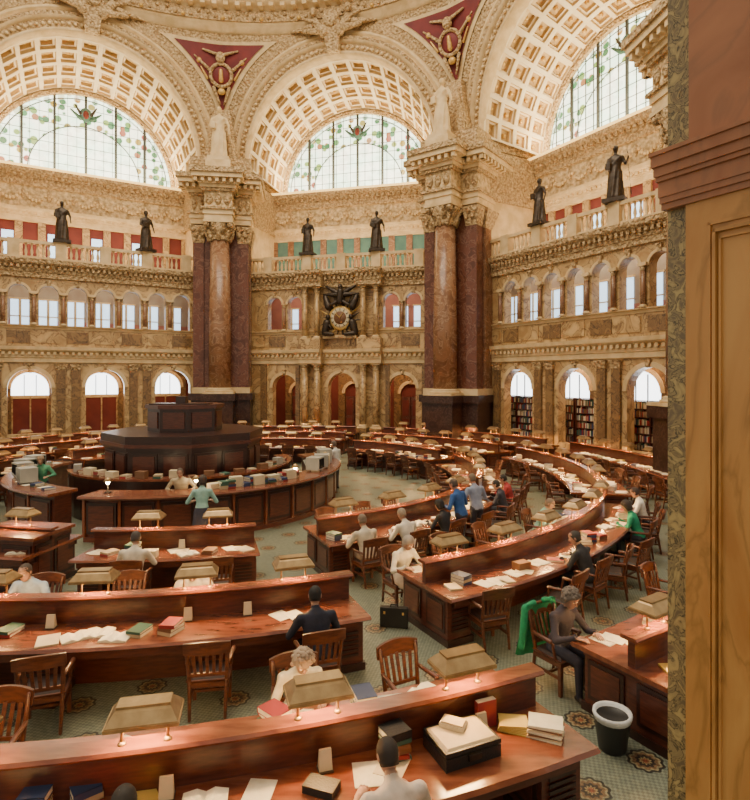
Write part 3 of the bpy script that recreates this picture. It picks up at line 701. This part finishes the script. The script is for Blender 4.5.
# ---------------------------------------------------------------- people
def pmat(n,c,r=.85):
    key=(n,)+tuple(c)
    if key not in MATS: MATS[key]=mk(n,c,tuple(x*.75 for x in c),scale=9,rough=r,bump=.25,bscale=14)
    return MATS[key]
def person(name,M,shirt,pants,hair,style='short',pose='sit',lean=.3,pitch=.5,yaw=0,hands=None,skin=(.50,.28,.19),fem=False,short=False,voxel=.02,skirt=False,collar=True):
    sk=pmat('skin',skin,.55);sh=pmat('shirt',shirt);pa=pmat('trousers',pants);ha=pmat('hair',hair,.7);shoe=pmat('shoes',(.03,.02,.018),.4)
    b=B();segs_=[]
    sit=pose=='sit';hz=.53 if sit else .93
    hip=Vector((0,0,hz))
    w=.94 if fem else 1.08
    T=Matrix.Translation(hip)@Matrix.Rotation(-lean,4,'X')
    b.loft([(0,0,-.1,.13*w,.10),(0,0,-.04,.175*w,.13),(0,0,.06,.168*w,.125),(0,.01,.17,(.135 if fem else .15)*w,.105),(0,.02,.30,.165*w,.12),(0,.02,.40,.18*w,.115),(0,.01,.46,.165*w,.095),(0,.01,.51,.085,.07),(0,.01,.54,.055,.05)],sh,T)
    segs_.append((T@Vector((0,0,0.02)),T@Vector((0,.01,.44)),.15,.14,'s'));segs_.append((T@Vector((0,0,-.1)),T@Vector((0,0,-.02)),.15,.14,'p'))
    nk0=T@Vector((0,.01,.48));nk1=T@Vector((0,.03,.565))
    def C_(p,q,r0,r1,l): b.cap(p,q,r0,r1,sh,n=10);segs_.append((Vector(p),Vector(q),r0,r1,l))
    C_(nk0,nk1,.058,.054,'k')
    if hands is None: hands=((-.2,.42,.80),(.17,.45,.80)) if sit else ((-.2,.28,1.1),(.2,.3,1.1))
    HD=[]
    for s_,hd in((-1,hands[0]),(1,hands[1])):
        S=T@Vector((s_*.185*w,.01,.43));Wp=Vector(hd);l1,l2=.29,.26
        d=Wp-S;L=min(d.length,l1+l2-.01);d.normalize();Wp=S+d*L
        aa=(l1*l1-l2*l2+L*L)/(2*L);hh=math.sqrt(max(0,l1*l1-aa*aa));dn=Vector((s_*.6,-.2,-.8));dn=(dn-d*dn.dot(d)).normalized()
        E=S+d*aa+dn*hh
        C_(T@Vector((s_*.12*w,.01,.42)),S,.062,.066,'s');C_(S,E,.064 if not fem else .055,.048,'s');C_(E,Wp,.046,.031,'k' if short else 's')
        HD.append((Wp,(Wp-E).normalized(),s_))
    for s_ in(-1,1):
        H=Vector((s_*.095,.0,hz-.03))
        if sit: K=Vector((s_*.13,.43,.50));An=Vector((s_*.13,.40+.04*s_,.09))
        else: K=Vector((s_*.1,.03,.49));An=Vector((s_*.11,-.01+.03*s_,.09))
        l='p'
        C_(H,K,.09,.062,l);C_(K,An,.06,.042,'k' if skirt else l);C_(An+Vector((0,-.03,-.035)),An+Vector((s_*.02,.15,-.05)),.04,.033,'h')
    if skirt:
        if sit: b.loft([(0,.2,.40,.2,.28),(0,.2,.5,.23,.3),(0,.18,.60,.18,.24)],sh);segs_.append((Vector((0,0,.5)),Vector((0,.4,.5)),.2,.2,'p'))
        else: b.loft([(0,0,.45,.23,.2),(0,0,.95,.17,.13)],sh);segs_.append((Vector((0,0,.5)),Vector((0,0,.9)),.2,.18,'p'))
    o=b.obj('tmpb');md=o.modifiers.new('r','REMESH');md.mode='VOXEL';md.voxel_size=voxel;s2=o.modifiers.new('s','SMOOTH');s2.iterations=3
    dg=bpy.context.evaluated_depsgraph_get();me=bpy.data.meshes.new_from_object(o.evaluated_get(dg));bpy.data.objects.remove(o)
    nf=len(me.polygons);cen=np.empty(nf*3);me.polygons.foreach_get('center',cen);cen=cen.reshape(-1,3)
    best=np.full(nf,9.);lab=np.zeros(nf,int);LM={'s':0,'p':1,'k':2,'h':3}
    for p,q,r0,r1,l in segs_:
        p=np.array(p);q=np.array(q);d=q-p;t=np.clip(((cen-p)@d)/max(1e-9,d@d),0,1);dist=np.linalg.norm(cen-(p+t[:,None]*d),axis=1)-(r0+(r1-r0)*t)
        k=dist<best;best[k]=dist[k];lab[k]=LM[l]
    g=B();g.mats=[sh,pa,sk,shoe,ha]
    vv=np.empty(len(me.vertices)*3);me.vertices.foreach_get('co',vv);g.v=[tuple(x) for x in vv.reshape(-1,3)]
    g.f=[tuple(p.vertices) for p in me.polygons];g.m=lab.tolist();g.s=[True]*nf
    for Wp,d,s_ in HD:
        if sit: d=Vector((d.x,d.y,min(d.z,-.05) if Wp.z<.86 else d.z)).normalized()
        up=Vector((0,0,1));sd=d.cross(up);sd=sd.normalized() if sd.length>.1 else Vector((1,0,0));nr=sd.cross(d)
        g.cap(Wp-d*.01,Wp+d*.075,.03,.036,sk,n=10,sx=1.1,sy=.5,side=sd)
        for i,(off,L) in enumerate(((-.03,.062),(-.01,.074),(.01,.07),(.03,.055))):
            p=Wp+d*.085+sd*off;dd=(d+sd*off*3).normalized()
            q=p+dd*L*.5;g.cap(p-dd*.02,q,.0095,.0088,sk,n=6,k=2);q2=q+(dd-nr*.5).normalized()*L*.3;g.cap(q,q2,.0088,.008,sk,n=6,k=2);g.cap(q2,q2+(dd-nr*1.1).normalized()*L*.28,.008,.007,sk,n=6,k=2)
        ts=-s_;p=Wp+d*.025+sd*ts*.03;q=p+(d*.6+sd*ts*.8).normalized()*.04;g.cap(p,q,.013,.011,sk,n=6,k=2);g.cap(q,q+(d*.95+sd*ts*.3).normalized()*.03,.011,.009,sk,n=6,k=2)
        if not short: g.rev(Wp-d*.035,d,[(0,.036),(.03,.039),(.032,.03)],12,sh)
    HM=Matrix.Translation(nk1+Vector((0,.02,.03)))@Matrix.Rotation(yaw,4,'Z')@Matrix.Rotation(-pitch,4,'X')@Matrix.Translation((0,.015,.085))
    g.loft([(0,.035,-.125,.022,.02),(0,.03,-.115,.038,.04),(0,.02,-.09,.054,.068),(0,.01,-.05,.066,.085),(0,.0,0,.074,.095),(0,-.003,.04,.076,.098),(0,-.005,.075,.068,.09),(0,-.005,.1,.048,.066),(0,-.005,.115,.02,.03)],sk,HM,18)
    g.cap((0,.092,.012),(0,.108,-.022),.009,.014,sk,HM,8,2)
    for s_ in(-1,1):
        g.ell((s_*.03,.083,.008),(.014,.009,.009),paper,HM,8,6);g.ell((s_*.03,.091,.007),(.006,.004,.006),black,HM,6,4)
        g.cap((s_*.016,.091,.028),(s_*.046,.083,.029),.005,.004,ha,HM,6,2)
        g.ell((s_*.077,-.005,-.005),(.011,.02,.032),sk,HM,8,6)
        g.ell((s_*.012,.105,-.024),(.008,.009,.007),sk,HM,6,4)
    g.ell((0,.087,-.058),(.024,.009,.007),pmat('lips',(.4,.14,.12)),HM,8,6)
    hv=[];nn,kk=24,14
    base=dict(short=(.083,.106,.103),curly=(.112,.125,.125),bob=(.1,.118,.115),long=(.1,.12,.115))[style]
    zl=dict(short=-.07,curly=-.07,bob=-.11,long=-.22)[style]
    hr=random.Random(name+str(M.translation.x))
    fs=[]
    for j in range(kk+1):
        for i in range(nn):
            a=2*pi*i/nn;fr=math.sin(a)
            lim=(pi*.62) if fr<.25 else (pi*.62)*(1-.42*min(1,(fr-.25)/.35))
            t=lim*j/kk
            nz=1+(hr.uniform(-.06,.06) if style=='curly' else hr.uniform(-.015,.015))
            if j<2: nz=1
            x=base[0]*math.sin(t)*math.cos(a)*nz;y=base[1]*math.sin(t)*math.sin(a)*nz-.008;z=.018+base[2]*math.cos(t)*nz
            if fr<.25 and t>pi*.5: z=.018-(t-pi*.5)/(pi*.12)*(.018-zl);k2=1-.15*(t-pi*.5)/(pi*.12);x=base[0]*math.cos(a)*k2*nz;y=base[1]*math.sin(a)*k2*nz-.008
            hv.append((x,y,z))
    for j in range(kk):
        for i in range(nn): q=(i+1)%nn;fs.append((j*nn+i,j*nn+q,(j+1)*nn+q,(j+1)*nn+i))
    fs.append(tuple(kk*nn+i for i in range(nn)))
    g.add(hv,fs,ha,HM,True)
    if style=='curly':
        for _ in range(60):
            a=hr.uniform(0,2*pi);t=hr.uniform(0,pi*.6)
            if math.sin(a)>.3 and t>pi*.33: continue
            g.ell((base[0]*.95*math.sin(t)*math.cos(a),base[1]*.95*math.sin(t)*math.sin(a),.018+base[2]*math.cos(t)),(.026,.026,.022),ha,HM,6,4)
    if collar: g.rev(nk0+Vector((0,0,.005)),(nk1-nk0),[(0,.07),(.02,.065),(.035,.067),(.03,.058)],14,sh)
    return g.obj(name,M)
people=[
 ('seated_woman',32.3,13.62,False,(.055,.045,.06),(.03,.03,.05),(.20,.16,.13),'curly',dict(fem=True,lean=.18,pitch=.45,voxel=.014,hands=((-.16,.46,.80),(.16,.42,.80)))),
 ('seated_man_in_suit',19.6,12.5,True,(.018,.02,.04),(.02,.02,.03),(.015,.012,.01),'short',dict(lean=.3,pitch=.35,voxel=.016,yaw=-.3)),
 ('seated_reader',17.6,13.6,False,(.72,.62,.42),(.1,.08,.06),(.5,.36,.24),'curly',dict(fem=True,lean=.3,pitch=.7,voxel=.016)),
 ('seated_reader',19.0,15.8,True,(.72,.60,.50),(.05,.05,.06),(.03,.02,.015),'short',dict(lean=.42,pitch=.5,voxel=.016,short=True)),
 ('seated_reader',12.2,15.8,True,(.3,.2,.15),(.05,.05,.06),(.035,.025,.018),'short',dict(lean=.3,pitch=.4,voxel=.018)),
 ('seated_reader',4.4,9.15,True,(.75,.68,.55),(.06,.06,.07),(.08,.06,.05),'short',dict(lean=.2,pitch=.5,yaw=.3)),
 ('seated_reader',11.8,10.45,False,(.7,.6,.45),(.06,.06,.07),(.65,.58,.48),'short',dict(lean=.4,pitch=.7)),
 ('seated_reader',-1,10.4,False,(.35,.45,.6),(.06,.06,.07),(.1,.07,.05),'short',dict(lean=.3,pitch=.3)),
 ('seated_reader',31,9.15,True,(.72,.62,.46),(.3,.22,.15),(.25,.18,.12),'short',dict(lean=.25,pitch=.4)),
 ('seated_reader',37.5,9.15,True,(.75,.7,.6),(.3,.25,.2),(.35,.28,.2),'short',dict(lean=.35,pitch=.5)),
 ('seated_reader',44.8,9.1,True,(.03,.03,.035),(.03,.03,.03),(.02,.015,.012),'bob',dict(fem=True,lean=.25,pitch=.4)),
 ('seated_woman',30.8,10.35,False,(.78,.72,.58),(.6,.5,.4),(.42,.35,.28),'bob',dict(fem=True,lean=.3,pitch=.6,skirt=True)),
 ('seated_man_in_suit',43.5,12.45,True,(.035,.035,.04),(.03,.03,.03),(.06,.05,.04),'short',dict(lean=.3,pitch=.4,yaw=.5)),
 ('seated_reader',58.5,12.4,True,(.02,.33,.17),(.05,.05,.06),(.06,.04,.03),'bob',dict(fem=True,lean=.3,pitch=.4)),
 ('seated_reader',66,12.4,True,(.8,.78,.72),(.05,.05,.06),(.06,.04,.03),'short',dict(lean=.2,pitch=.4)),
 ('seated_reader',55,10.4,False,(.35,.6,.48),(.05,.05,.06),(.25,.18,.12),'short',dict(lean=.3,pitch=.5)),
 ('seated_reader',70,9.1,True,(.45,.05,.05),(.05,.05,.06),(.04,.03,.02),'short',dict(lean=.25,pitch=.4)),
 ('seated_reader',64,9.1,True,(.05,.05,.07),(.05,.05,.06),(.04,.03,.02),'short',dict(lean=.25,pitch=.4)),
]
for i,(nm,f,r,inw,shc,pc,hc,stl,kw) in enumerate(people):
    person(nm,PM(f,r,0 if inw else 180),shc,pc,hc,stl,**kw)
    chair(f,r,inw)
def stand(nm,x,y,rz,*a,**k): return person(nm,Matrix.Translation((x,y,0))@Matrix.Rotation(rad(rz),4,'Z'),*a,pose='stand',**k)
stand('standing_woman',-4.15,13.2,12,(.35,.58,.50),(.05,.05,.08),(.06,.04,.03),'bob',fem=True,lean=.12,pitch=.3,skirt=True,short=True)
stand('standing_man',-1.65,20.4,60,(.75,.72,.66),(.08,.07,.07),(.12,.08,.06),lean=.05,pitch=.2)
stand('standing_man',1.75,12.85,50,(.04,.12,.35),(.05,.05,.07),(.1,.07,.05),lean=.2,pitch=.4)
stand('standing_man',2.2,13.5,30,(.35,.38,.5),(.05,.05,.07),(.2,.15,.1),lean=.15,pitch=.3)
stand('librarian',-10.0,16.9,200,(.1,.35,.2),(.05,.05,.07),(.3,.2,.12),'bob',fem=True,lean=.2,pitch=.4)
stand('librarian',-5.2,14.9,190,(.5,.4,.25),(.05,.05,.07),(.1,.07,.05),'short',lean=.3,pitch=.5)
for f,r,i,j in ((5.2,12.45,1,14),(13.6,12.4,1,-4),(22.8,13.7,0,6),(5.6,13.75,0,0),(13.2,9.2,1,5),(-3,12.4,1,0),(32.3,12.3,1,-12),(39,12.55,1,8),(47.3,12.5,1,20),(51,12.6,1,-10),(62.5,12.5,1,6),(36.5,16.1,1,30),(6.0,10.35,0,0),(38,10.2,0,0),(45,10.2,0,5),(51,9.2,1,0),(57,9.3,1,10),(33,7.0,0,0),(42,7.0,0,0),(50,7.0,0,0),(44,13.7,0,0),(50,13.7,0,8)): chair(f,r,bool(i),j)
for (R0,f0,f1,h0,hp,k) in segs:
    if k<=1: continue
    for s_ in(-1,1):
        f=f0+hp*.4
        while f<f1-1:
            if vis(f,R0+s_*1.05,10) and RND.random()<.8: chair(f,R0+s_*1.08,s_>0,RND.uniform(-15,15))
            f+=hp
# ---------------------------------------------------------------- books & papers on desks
def sheet(b,M,w,d,m,t=.006): b.box(-w/2,w/2,-d/2,d/2,0,t,m,M)
def openbook(b,M,w=.17,d=.25):
    for s_ in(-1,1):
        vs=[(0,-d/2,.012),(s_*w*.4,-d/2,.04),(s_*w,-d/2,.018),(0,d/2,.012),(s_*w*.4,d/2,.04),(s_*w,d/2,.018),(s_*w,-d/2,.0),(s_*w,d/2,.0),(0,-d/2,0),(0,d/2,0)]
        b.add(vs,[(0,1,4,3),(1,2,5,4),(2,6,7,5),(0,8,6,2,1),(3,4,5,7,9)],paper,M)
def stack(b,M,n,w=.2,d=.27,hs=.045,cols=None):
    z=0
    for i in range(n):
        h=hs*RND.uniform(.6,1.3);m=RND.choice(cols or bookm);Mi=M@Matrix.Translation((0,0,z))@Matrix.Rotation(RND.uniform(-.2,.2),4,'Z')
        b.box(-w/2,w/2,-d/2,d/2,0,.004,m,Mi);b.box(-w/2,w/2,-d/2,d/2,h-.004,h,m,Mi);b.box(-w/2+.005,w/2-.005,-d/2+.006,d/2-.006,.004,h-.004,paper,Mi);b.box(-w/2,w/2,-d/2,-d/2+.006,0,h,m,Mi)
        z+=h
for (R0,f0,f1,h0,hp,k) in segs:
    b=B();any_=False
    for s_ in(-1,1):
        f=f0+1.5
        while f<f1-1.5:
            if vis(f,R0,10) and not(R0>14 and k==0 and s_>0 and f>9):
                r=R0+s_*RND.uniform(.25,.6);M=PM(f,r,RND.uniform(-35,35)+(0 if s_>0 else 180),.766);u=RND.random();any_=True
                if u<.20: openbook(b,M)
                elif u<.42: sheet(b,M,.22,.29,paper);sheet(b,PM(f+RND.uniform(.4,1),r+.05,RND.uniform(-30,30),.772),.22,.29,RND.choice([paper,creamb]))
                elif u<.60: stack(b,M,RND.randint(1,4))
                elif u<.68: sheet(b,M,.25,.32,RND.choice([yellow,creamb]),.02)
                elif u<.72: b.box(-.13,.13,-.09,.09,0,.12,RND.choice([grey,creamb,bookm[2]]),M)
            f+=hp*RND.uniform(.16,.3)
    if any_: b.obj('books_and_papers')
def T(x,y,z,rz=0): return Matrix.Translation((x,y,z))@Matrix.Rotation(rad(rz),4,'Z')
for (R0,fs_) in((14.8,(6.9,12.9,17.6,23.2)),(11.45,(3.6,12.0,15.8)),(8.1,(8.5,))):
    for f in fs_:
        b=B();b.box(-.06,.06,-.06,.06,0,.012,bronze);b.taper((-.055,.055,-.04,.04),(-.05,.05,-.012,.012),.012,.17,creamb)
        b.obj('seat_number_sign',PM(f,R0+.16,0,.766))
zt=.767
b=B();b.box(-.27,.27,-.2,.2,0,.1,black);b.box(-.25,.25,-.18,.18,.1,.115,creamb);b.box(-.27,.27,-.2,.2,.115,.15,black);b.taper((-.25,.25,-.18,.18),(-.23,.23,-.16,.16),.15,.165,bookm[4]);b.box(-.06,.06,-.225,-.2,.05,.1,bronze);b.obj('attache_case',T(.68,4.98,zt,24))
b=B();b.box(-.11,.11,-.07,.07,0,.035,creamb);b.box(-.1,.1,-.06,.06,.035,.05,bookm[4]);b.obj('pencil_box',T(.62,5.06,zt+.166,-25))
b=B();stack(b,Matrix.Identity(4),6,.22,.2,.05,[bookm[0],bookm[1],bookm[1],black,bookm[2]]);b.obj('book_stack',T(.1,4.9,zt,20))
b=B();b.box(-.1,.1,-.03,.03,0,.24,bookm[0]);b.box(-.095,.095,-.025,.025,.005,.245,paper);b.obj('standing_book',T(.95,5.33,zt,22))
b=B()
for i in range(6): b.box(-.13,.13,-.1,.1,i*.012,i*.012+.01,yellow,Matrix.Rotation(rad(i*3-6),4,'Z'))
b.obj('yellow_folders',T(1.2,5.3,zt,-15))
b=B()
for i in range(9): b.box(-.15,.15,-.11,.11,i*.014,i*.014+.012,[paper,creamb,bookm[2],paper][i%4],Matrix.Rotation(rad((i*37)%11-5),4,'Z'))
b.obj('paper_pile',T(1.47,5.2,zt,-20))
b=B();b.box(-.13,.13,-.08,.08,0,.06,black);b.box(-.125,.125,-.075,.082,.004,.056,paper);b.obj('hardbound_book',T(-.48,4.5,zt,-20))
b=B();b.box(-.16,.16,-.12,.12,0,.025,bookm[0]);b.box(-.155,.155,-.115,.122,.003,.022,paper);b.obj('red_notebook',T(-2.25,4.22,zt,12))
b=B();openbook(b,T(0,0,0));sheet(b,T(.4,.05,0,-15),.22,.3,paper);sheet(b,T(-.45,.1,0,25),.22,.3,yellow);b.obj('open_book',T(-1.35,4.35,zt,10))
b=B();sheet(b,T(0,0,0,8),.24,.3,paper);sheet(b,T(.2,.1,.006,-20),.24,.3,creamb);b.obj('loose_papers',T(-.12,4.68,zt,0))
b=B();stack(b,Matrix.Identity(4),3,.2,.28);stack(b,T(.3,.05,0,30),2,.2,.28);b.obj('book_stack',T(-2.6,4.35,zt,10))
b=B();b.rev((0,0,0),(0,0,1),[(0,.0),(0,.14),(.02,.145),(.36,.19),(.37,.2),(.38,.195),(.36,.18)],24,darkplastic)
b.rev((0,0,.3),(0,0,1),[(.02,.188),(.07,.205),(.1,.2),(.085,.17),(-.05,.14),(-.05,0)],20,whitebag)
b.obj('wastebasket',T(2.47,6.2,0))
b=B();b.box(-.22,.22,-.055,.055,0.01,.32,black);b.box(-.225,.225,-.01,.01,.005,.325,bronze)
for s_ in(-1,1): b.cap((s_*.06,0,.32),(s_*.05,0,.36),.009,.009,black,n=6);b.box(s_*.15-.015,s_*.15+.015,-.062,.062,.22,.26,gold)
b.cap((-.05,0,.36),(.05,0,.36),.011,.011,black,n=6);b.obj('briefcase',T(.18,9.2,0,-10))
b=B();n=9;vs=[];fs=[]
for j in range(8):
    z=.97-.10*j
    for i in range(n):
        x=-.27+.54*i/(n-1);y=-.345-.02*math.sin(i*2.1+j*.4)-.012*j+(.05 if j==0 else 0);vs.append((x*(1+.03*j),y,z+(.02*math.cos(i*.8))))
        vs.append((x*(1+.03*j),y+.025,z+(.02*math.cos(i*.8))))
for j in range(7):
    for i in range(n-1):
        o=2*(j*n+i);p=o+2*n;fs+=[(o,o+2,p+2,p),(o+1,p+1,p+3,o+3)]
b.add(vs,fs,greenc,None,True)
for s_ in(-1,1): b.cap((s_*.25,-.33,.93),(s_*.33,-.32,.45),.055,.045,greenc,n=8);b.cap((s_*.1,-.33,.97),(s_*.25,-.33,.93),.04,.05,greenc,n=8)
b.obj('green_jacket',PM(32.3,13.62,180))
# ---------------------------------------------------------------- central issue desk
K=(-6.4,18.7)
def counter(f0,f1):
    b=B();a0,a1=rad(f0),rad(f1);n=max(4,int((f1-f0)/4))
    b.sweep([(4.3,.0),(4.86,.0),(4.86,.12),(4.8,.12),(4.8,1.05),(4.3,1.05)],K,a0,a1,n,wood)
    b.sweep([(4.15,1.05),(5.0,1.05),(5.03,1.09),(5.0,1.13),(4.15,1.13)],K,a0-.01,a1+.01,n,woodt)
    k=int((f1-f0)/10)
    for i in range(k):
        f=a0+(a1-a0)*(i+.5)/k;M=Matrix.Translation((K[0]+4.8*math.sin(f),K[1]-4.8*math.cos(f),0))@Matrix.Rotation(f,4,'Z');w=(a1-a0)/k*4.8*.42
        b.box(-w,w,-.035,.03,.2,.95,woodd,M);b.box(-w+.06,w-.06,-.055,.0,.27,.88,wood,M)
        b.box(-w-.09,-w-.03,-.06,.05,.12,1.04,woodt,M)
    b.obj('circulation_counter')
counter(-10,128);counter(-100,-21)
b=B()
def octp(b,r,z0,z1,m,r2=None): b.rev((K[0],K[1],z0),(0,0,1),[(0,r),(z1-z0,r2 or r)],8,m,None,smooth=False,side=(math.cos(rad(22.5)),math.sin(rad(22.5)),0))
octp(b,2.45,0,.2,woodd);octp(b,2.38,.2,1.85,woodd);octp(b,2.44,1.85,1.95,woodd);octp(b,2.52,1.95,2.05,wood);octp(b,2.48,2.05,2.28,woodd)
for i in range(8):
    a=2*pi*i/8+rad(45)
    M=Matrix.Translation((K[0],K[1],0))@Matrix.Rotation(a,4,'Z')@Matrix.Translation((0,-2.38*math.cos(pi/8),0))
    for q in(-.44,.44): b.box(q-.38,q+.38,-.03,.02,.35,1.0,woodd,M);b.box(q-.38,q+.38,-.03,.02,1.1,1.78,woodd,M);b.box(q-.31,q+.31,-.05,.02,.42,.93,wood,M);b.box(q-.31,q+.31,-.05,.02,1.17,1.71,wood,M)
octp(b,1.15,2.28,3.0,woodd);octp(b,1.22,3.0,3.12,wood)
for i in range(8):
    a=2*pi*i/8+rad(45);M=Matrix.Translation((K[0],K[1],0))@Matrix.Rotation(a,4,'Z')@Matrix.Translation((0,-1.15*math.cos(pi/8),0));b.box(-.33,.33,-.03,.02,2.4,2.9,wood,M)
b.box(K[0]-.9,K[0]+.9,K[1]-.75,K[1]-.1,3.12,3.16,woodd);b.box(K[0]-.15,K[0]+.15,K[1]-.5,K[1]-.2,3.16,3.37,woodd)
b.sweep([(3.0,0),(3.35,0),(3.35,1.2),(3.0,1.2)],K,rad(-60),rad(120),24,woodd);b.sweep([(2.95,1.2),(3.4,1.2),(3.4,1.26),(2.95,1.26)],K,rad(-60),rad(120),24,woodt)
b.obj('control_room_booth')
def KM(f,r,z,rz=0):
    f=rad(f);return Matrix.Translation((K[0]+r*math.sin(f),K[1]-r*math.cos(f),z))@Matrix.Rotation(f+rad(rz),4,'Z')
b=B();b.rev((0,0,0),(0,0,1),[(0,.08),(.02,.08),(.03,.015),(.3,.012)],12,bronze);b.rev((0,0,.3),(0,0,1),[(-.02,.11),(.06,.05),(.08,.02)],12,hoodm);b.ell((0,0,.26),(.045,.045,.055),bulb,None,8,6)
lo=b.obj('x');lme=lo.data;bpy.data.objects.remove(lo)
for f in(-5,22,60,-55,95): inst('counter_lamp',lme,KM(f,4.5,1.132))
b=B();b.box(-.23,.23,-.2,.22,.05,.42,grey);b.box(-.19,.19,-.21,-.2,.09,.38,screen);b.box(-.12,.12,-.1,.1,0,.05,grey);b.taper((-.15,.15,.22,.23),(-.1,.1,.35,.37),.1,.32,grey)
mo=b.obj('x');mme=mo.data;bpy.data.objects.remove(mo)
for f,rz in((-70,150),(-80,160),(-60,20),(-45,180),(75,0),(83,15),(100,10)): inst('computer_monitor',mme,KM(f,4.5,1.132,rz))
b=B()
for i in range(14):
    M=KM(28+i*2.4,4.5+RND.uniform(-.12,.12),1.133,RND.uniform(-20,20))
    (stack(b,M,RND.randint(2,5)) if i%3 else b.box(-.16,.16,-.12,.12,0,RND.uniform(.08,.3),creamb,M))
b.obj('book_piles')
b=B()
for i in range(12):
    M=KM(75+i*3.2,4.5,1.133,RND.uniform(-20,20));b.box(-.16,.16,-.12,.12,0,RND.uniform(.12,.35),paper if i%2 else creamb,M)
b.obj('archive_boxes')
b=B()
for i in range(16):
    M=KM(-95+i*4.5,4.5+RND.uniform(-.1,.1),1.133,RND.uniform(-20,20));(stack(b,M,RND.randint(1,3)) if i%2 else sheet(b,M,.22,.3,paper))
b.obj('book_piles')
b=B()
for i in range(18):
    M=KM(-50+i*8,3.17,1.263,RND.uniform(-20,20));(stack(b,M,RND.randint(1,4)) if i%2 else b.box(-.14,.14,-.1,.1,0,RND.uniform(.1,.25),RND.choice([creamb,bookm[2],grey]),M))
b.obj('book_piles')
b=B();b.box(-1.4,0,-.5,.5,0,.1,woodd);b.box(-1.38,-.02,-.48,.48,.1,1.0,wood);b.box(-1.45,.05,-.55,.55,1.0,1.06,woodt)
for q in(-1.05,-.35): b.box(q-.3,q+.3,-.51,-.48,.2,.9,woodd);b.box(q-.24,q+.24,-.53,-.48,.27,.83,wood)
for q in(-.24,.24): b.box(-.03,.005,q-.2,q+.2,.2,.9,woodd);b.box(-.03,.02,q-.14,q+.14,.27,.83,wood)
b.obj('catalogue_cabinet',T(-6.3,11.0,0,-10))

# ---------------------------------------------------------------- lights
def area(name,M,sx,sy,e,col,rx=0):
    l=bpy.data.lights.new(name,'AREA');l.shape='RECTANGLE';l.size=sx;l.size_y=sy;l.energy=e;l.color=col
    o=bpy.data.objects.new(name,l);sc.collection.objects.link(o);o.matrix_world=M@Matrix.Rotation(rx,4,'X');return o
for M in(ML_,MC_,MR_):
    area('gallery_light',M@Matrix.Translation((0,W+1.1,5.15)),11,.5,220,(1,.66,.38))
    area('gallery_light',M@Matrix.Translation((0,W+1.1,10.05)),11,.5,210,(1,.86,.68))
    area('gallery_light',M@Matrix.Translation((0,W+1.6,10.7)),10,.6,380,(1,.76,.46),pi)
    area('cornice_light',M@Matrix.Translation((0,VB-1.1,16.5)),10,.3,850,(1,.78,.47),pi-.25)
area('dome_fill',Matrix.Translation((C.x,C.y,29)),20,20,7200,(1,.86,.65))  # unseen area fill, added below the open dome top to brighten the hall
w=bpy.data.worlds.new('world');sc.world=w;w.use_nodes=True;bg=w.node_tree.nodes['Background'];bg.inputs[0].default_value=(1,.86,.66,1);bg.inputs[1].default_value=.75
cam=bpy.data.cameras.new('camera');co=bpy.data.objects.new('camera',cam);sc.collection.objects.link(co)
co.location=(0,0,4);co.rotation_euler=(pi/2,0,0);cam.sensor_fit='HORIZONTAL';cam.sensor_width=36;cam.lens=575.8/750*36
cam.shift_x=-7.9/750;cam.shift_y=-23.4/750
sc.camera=co
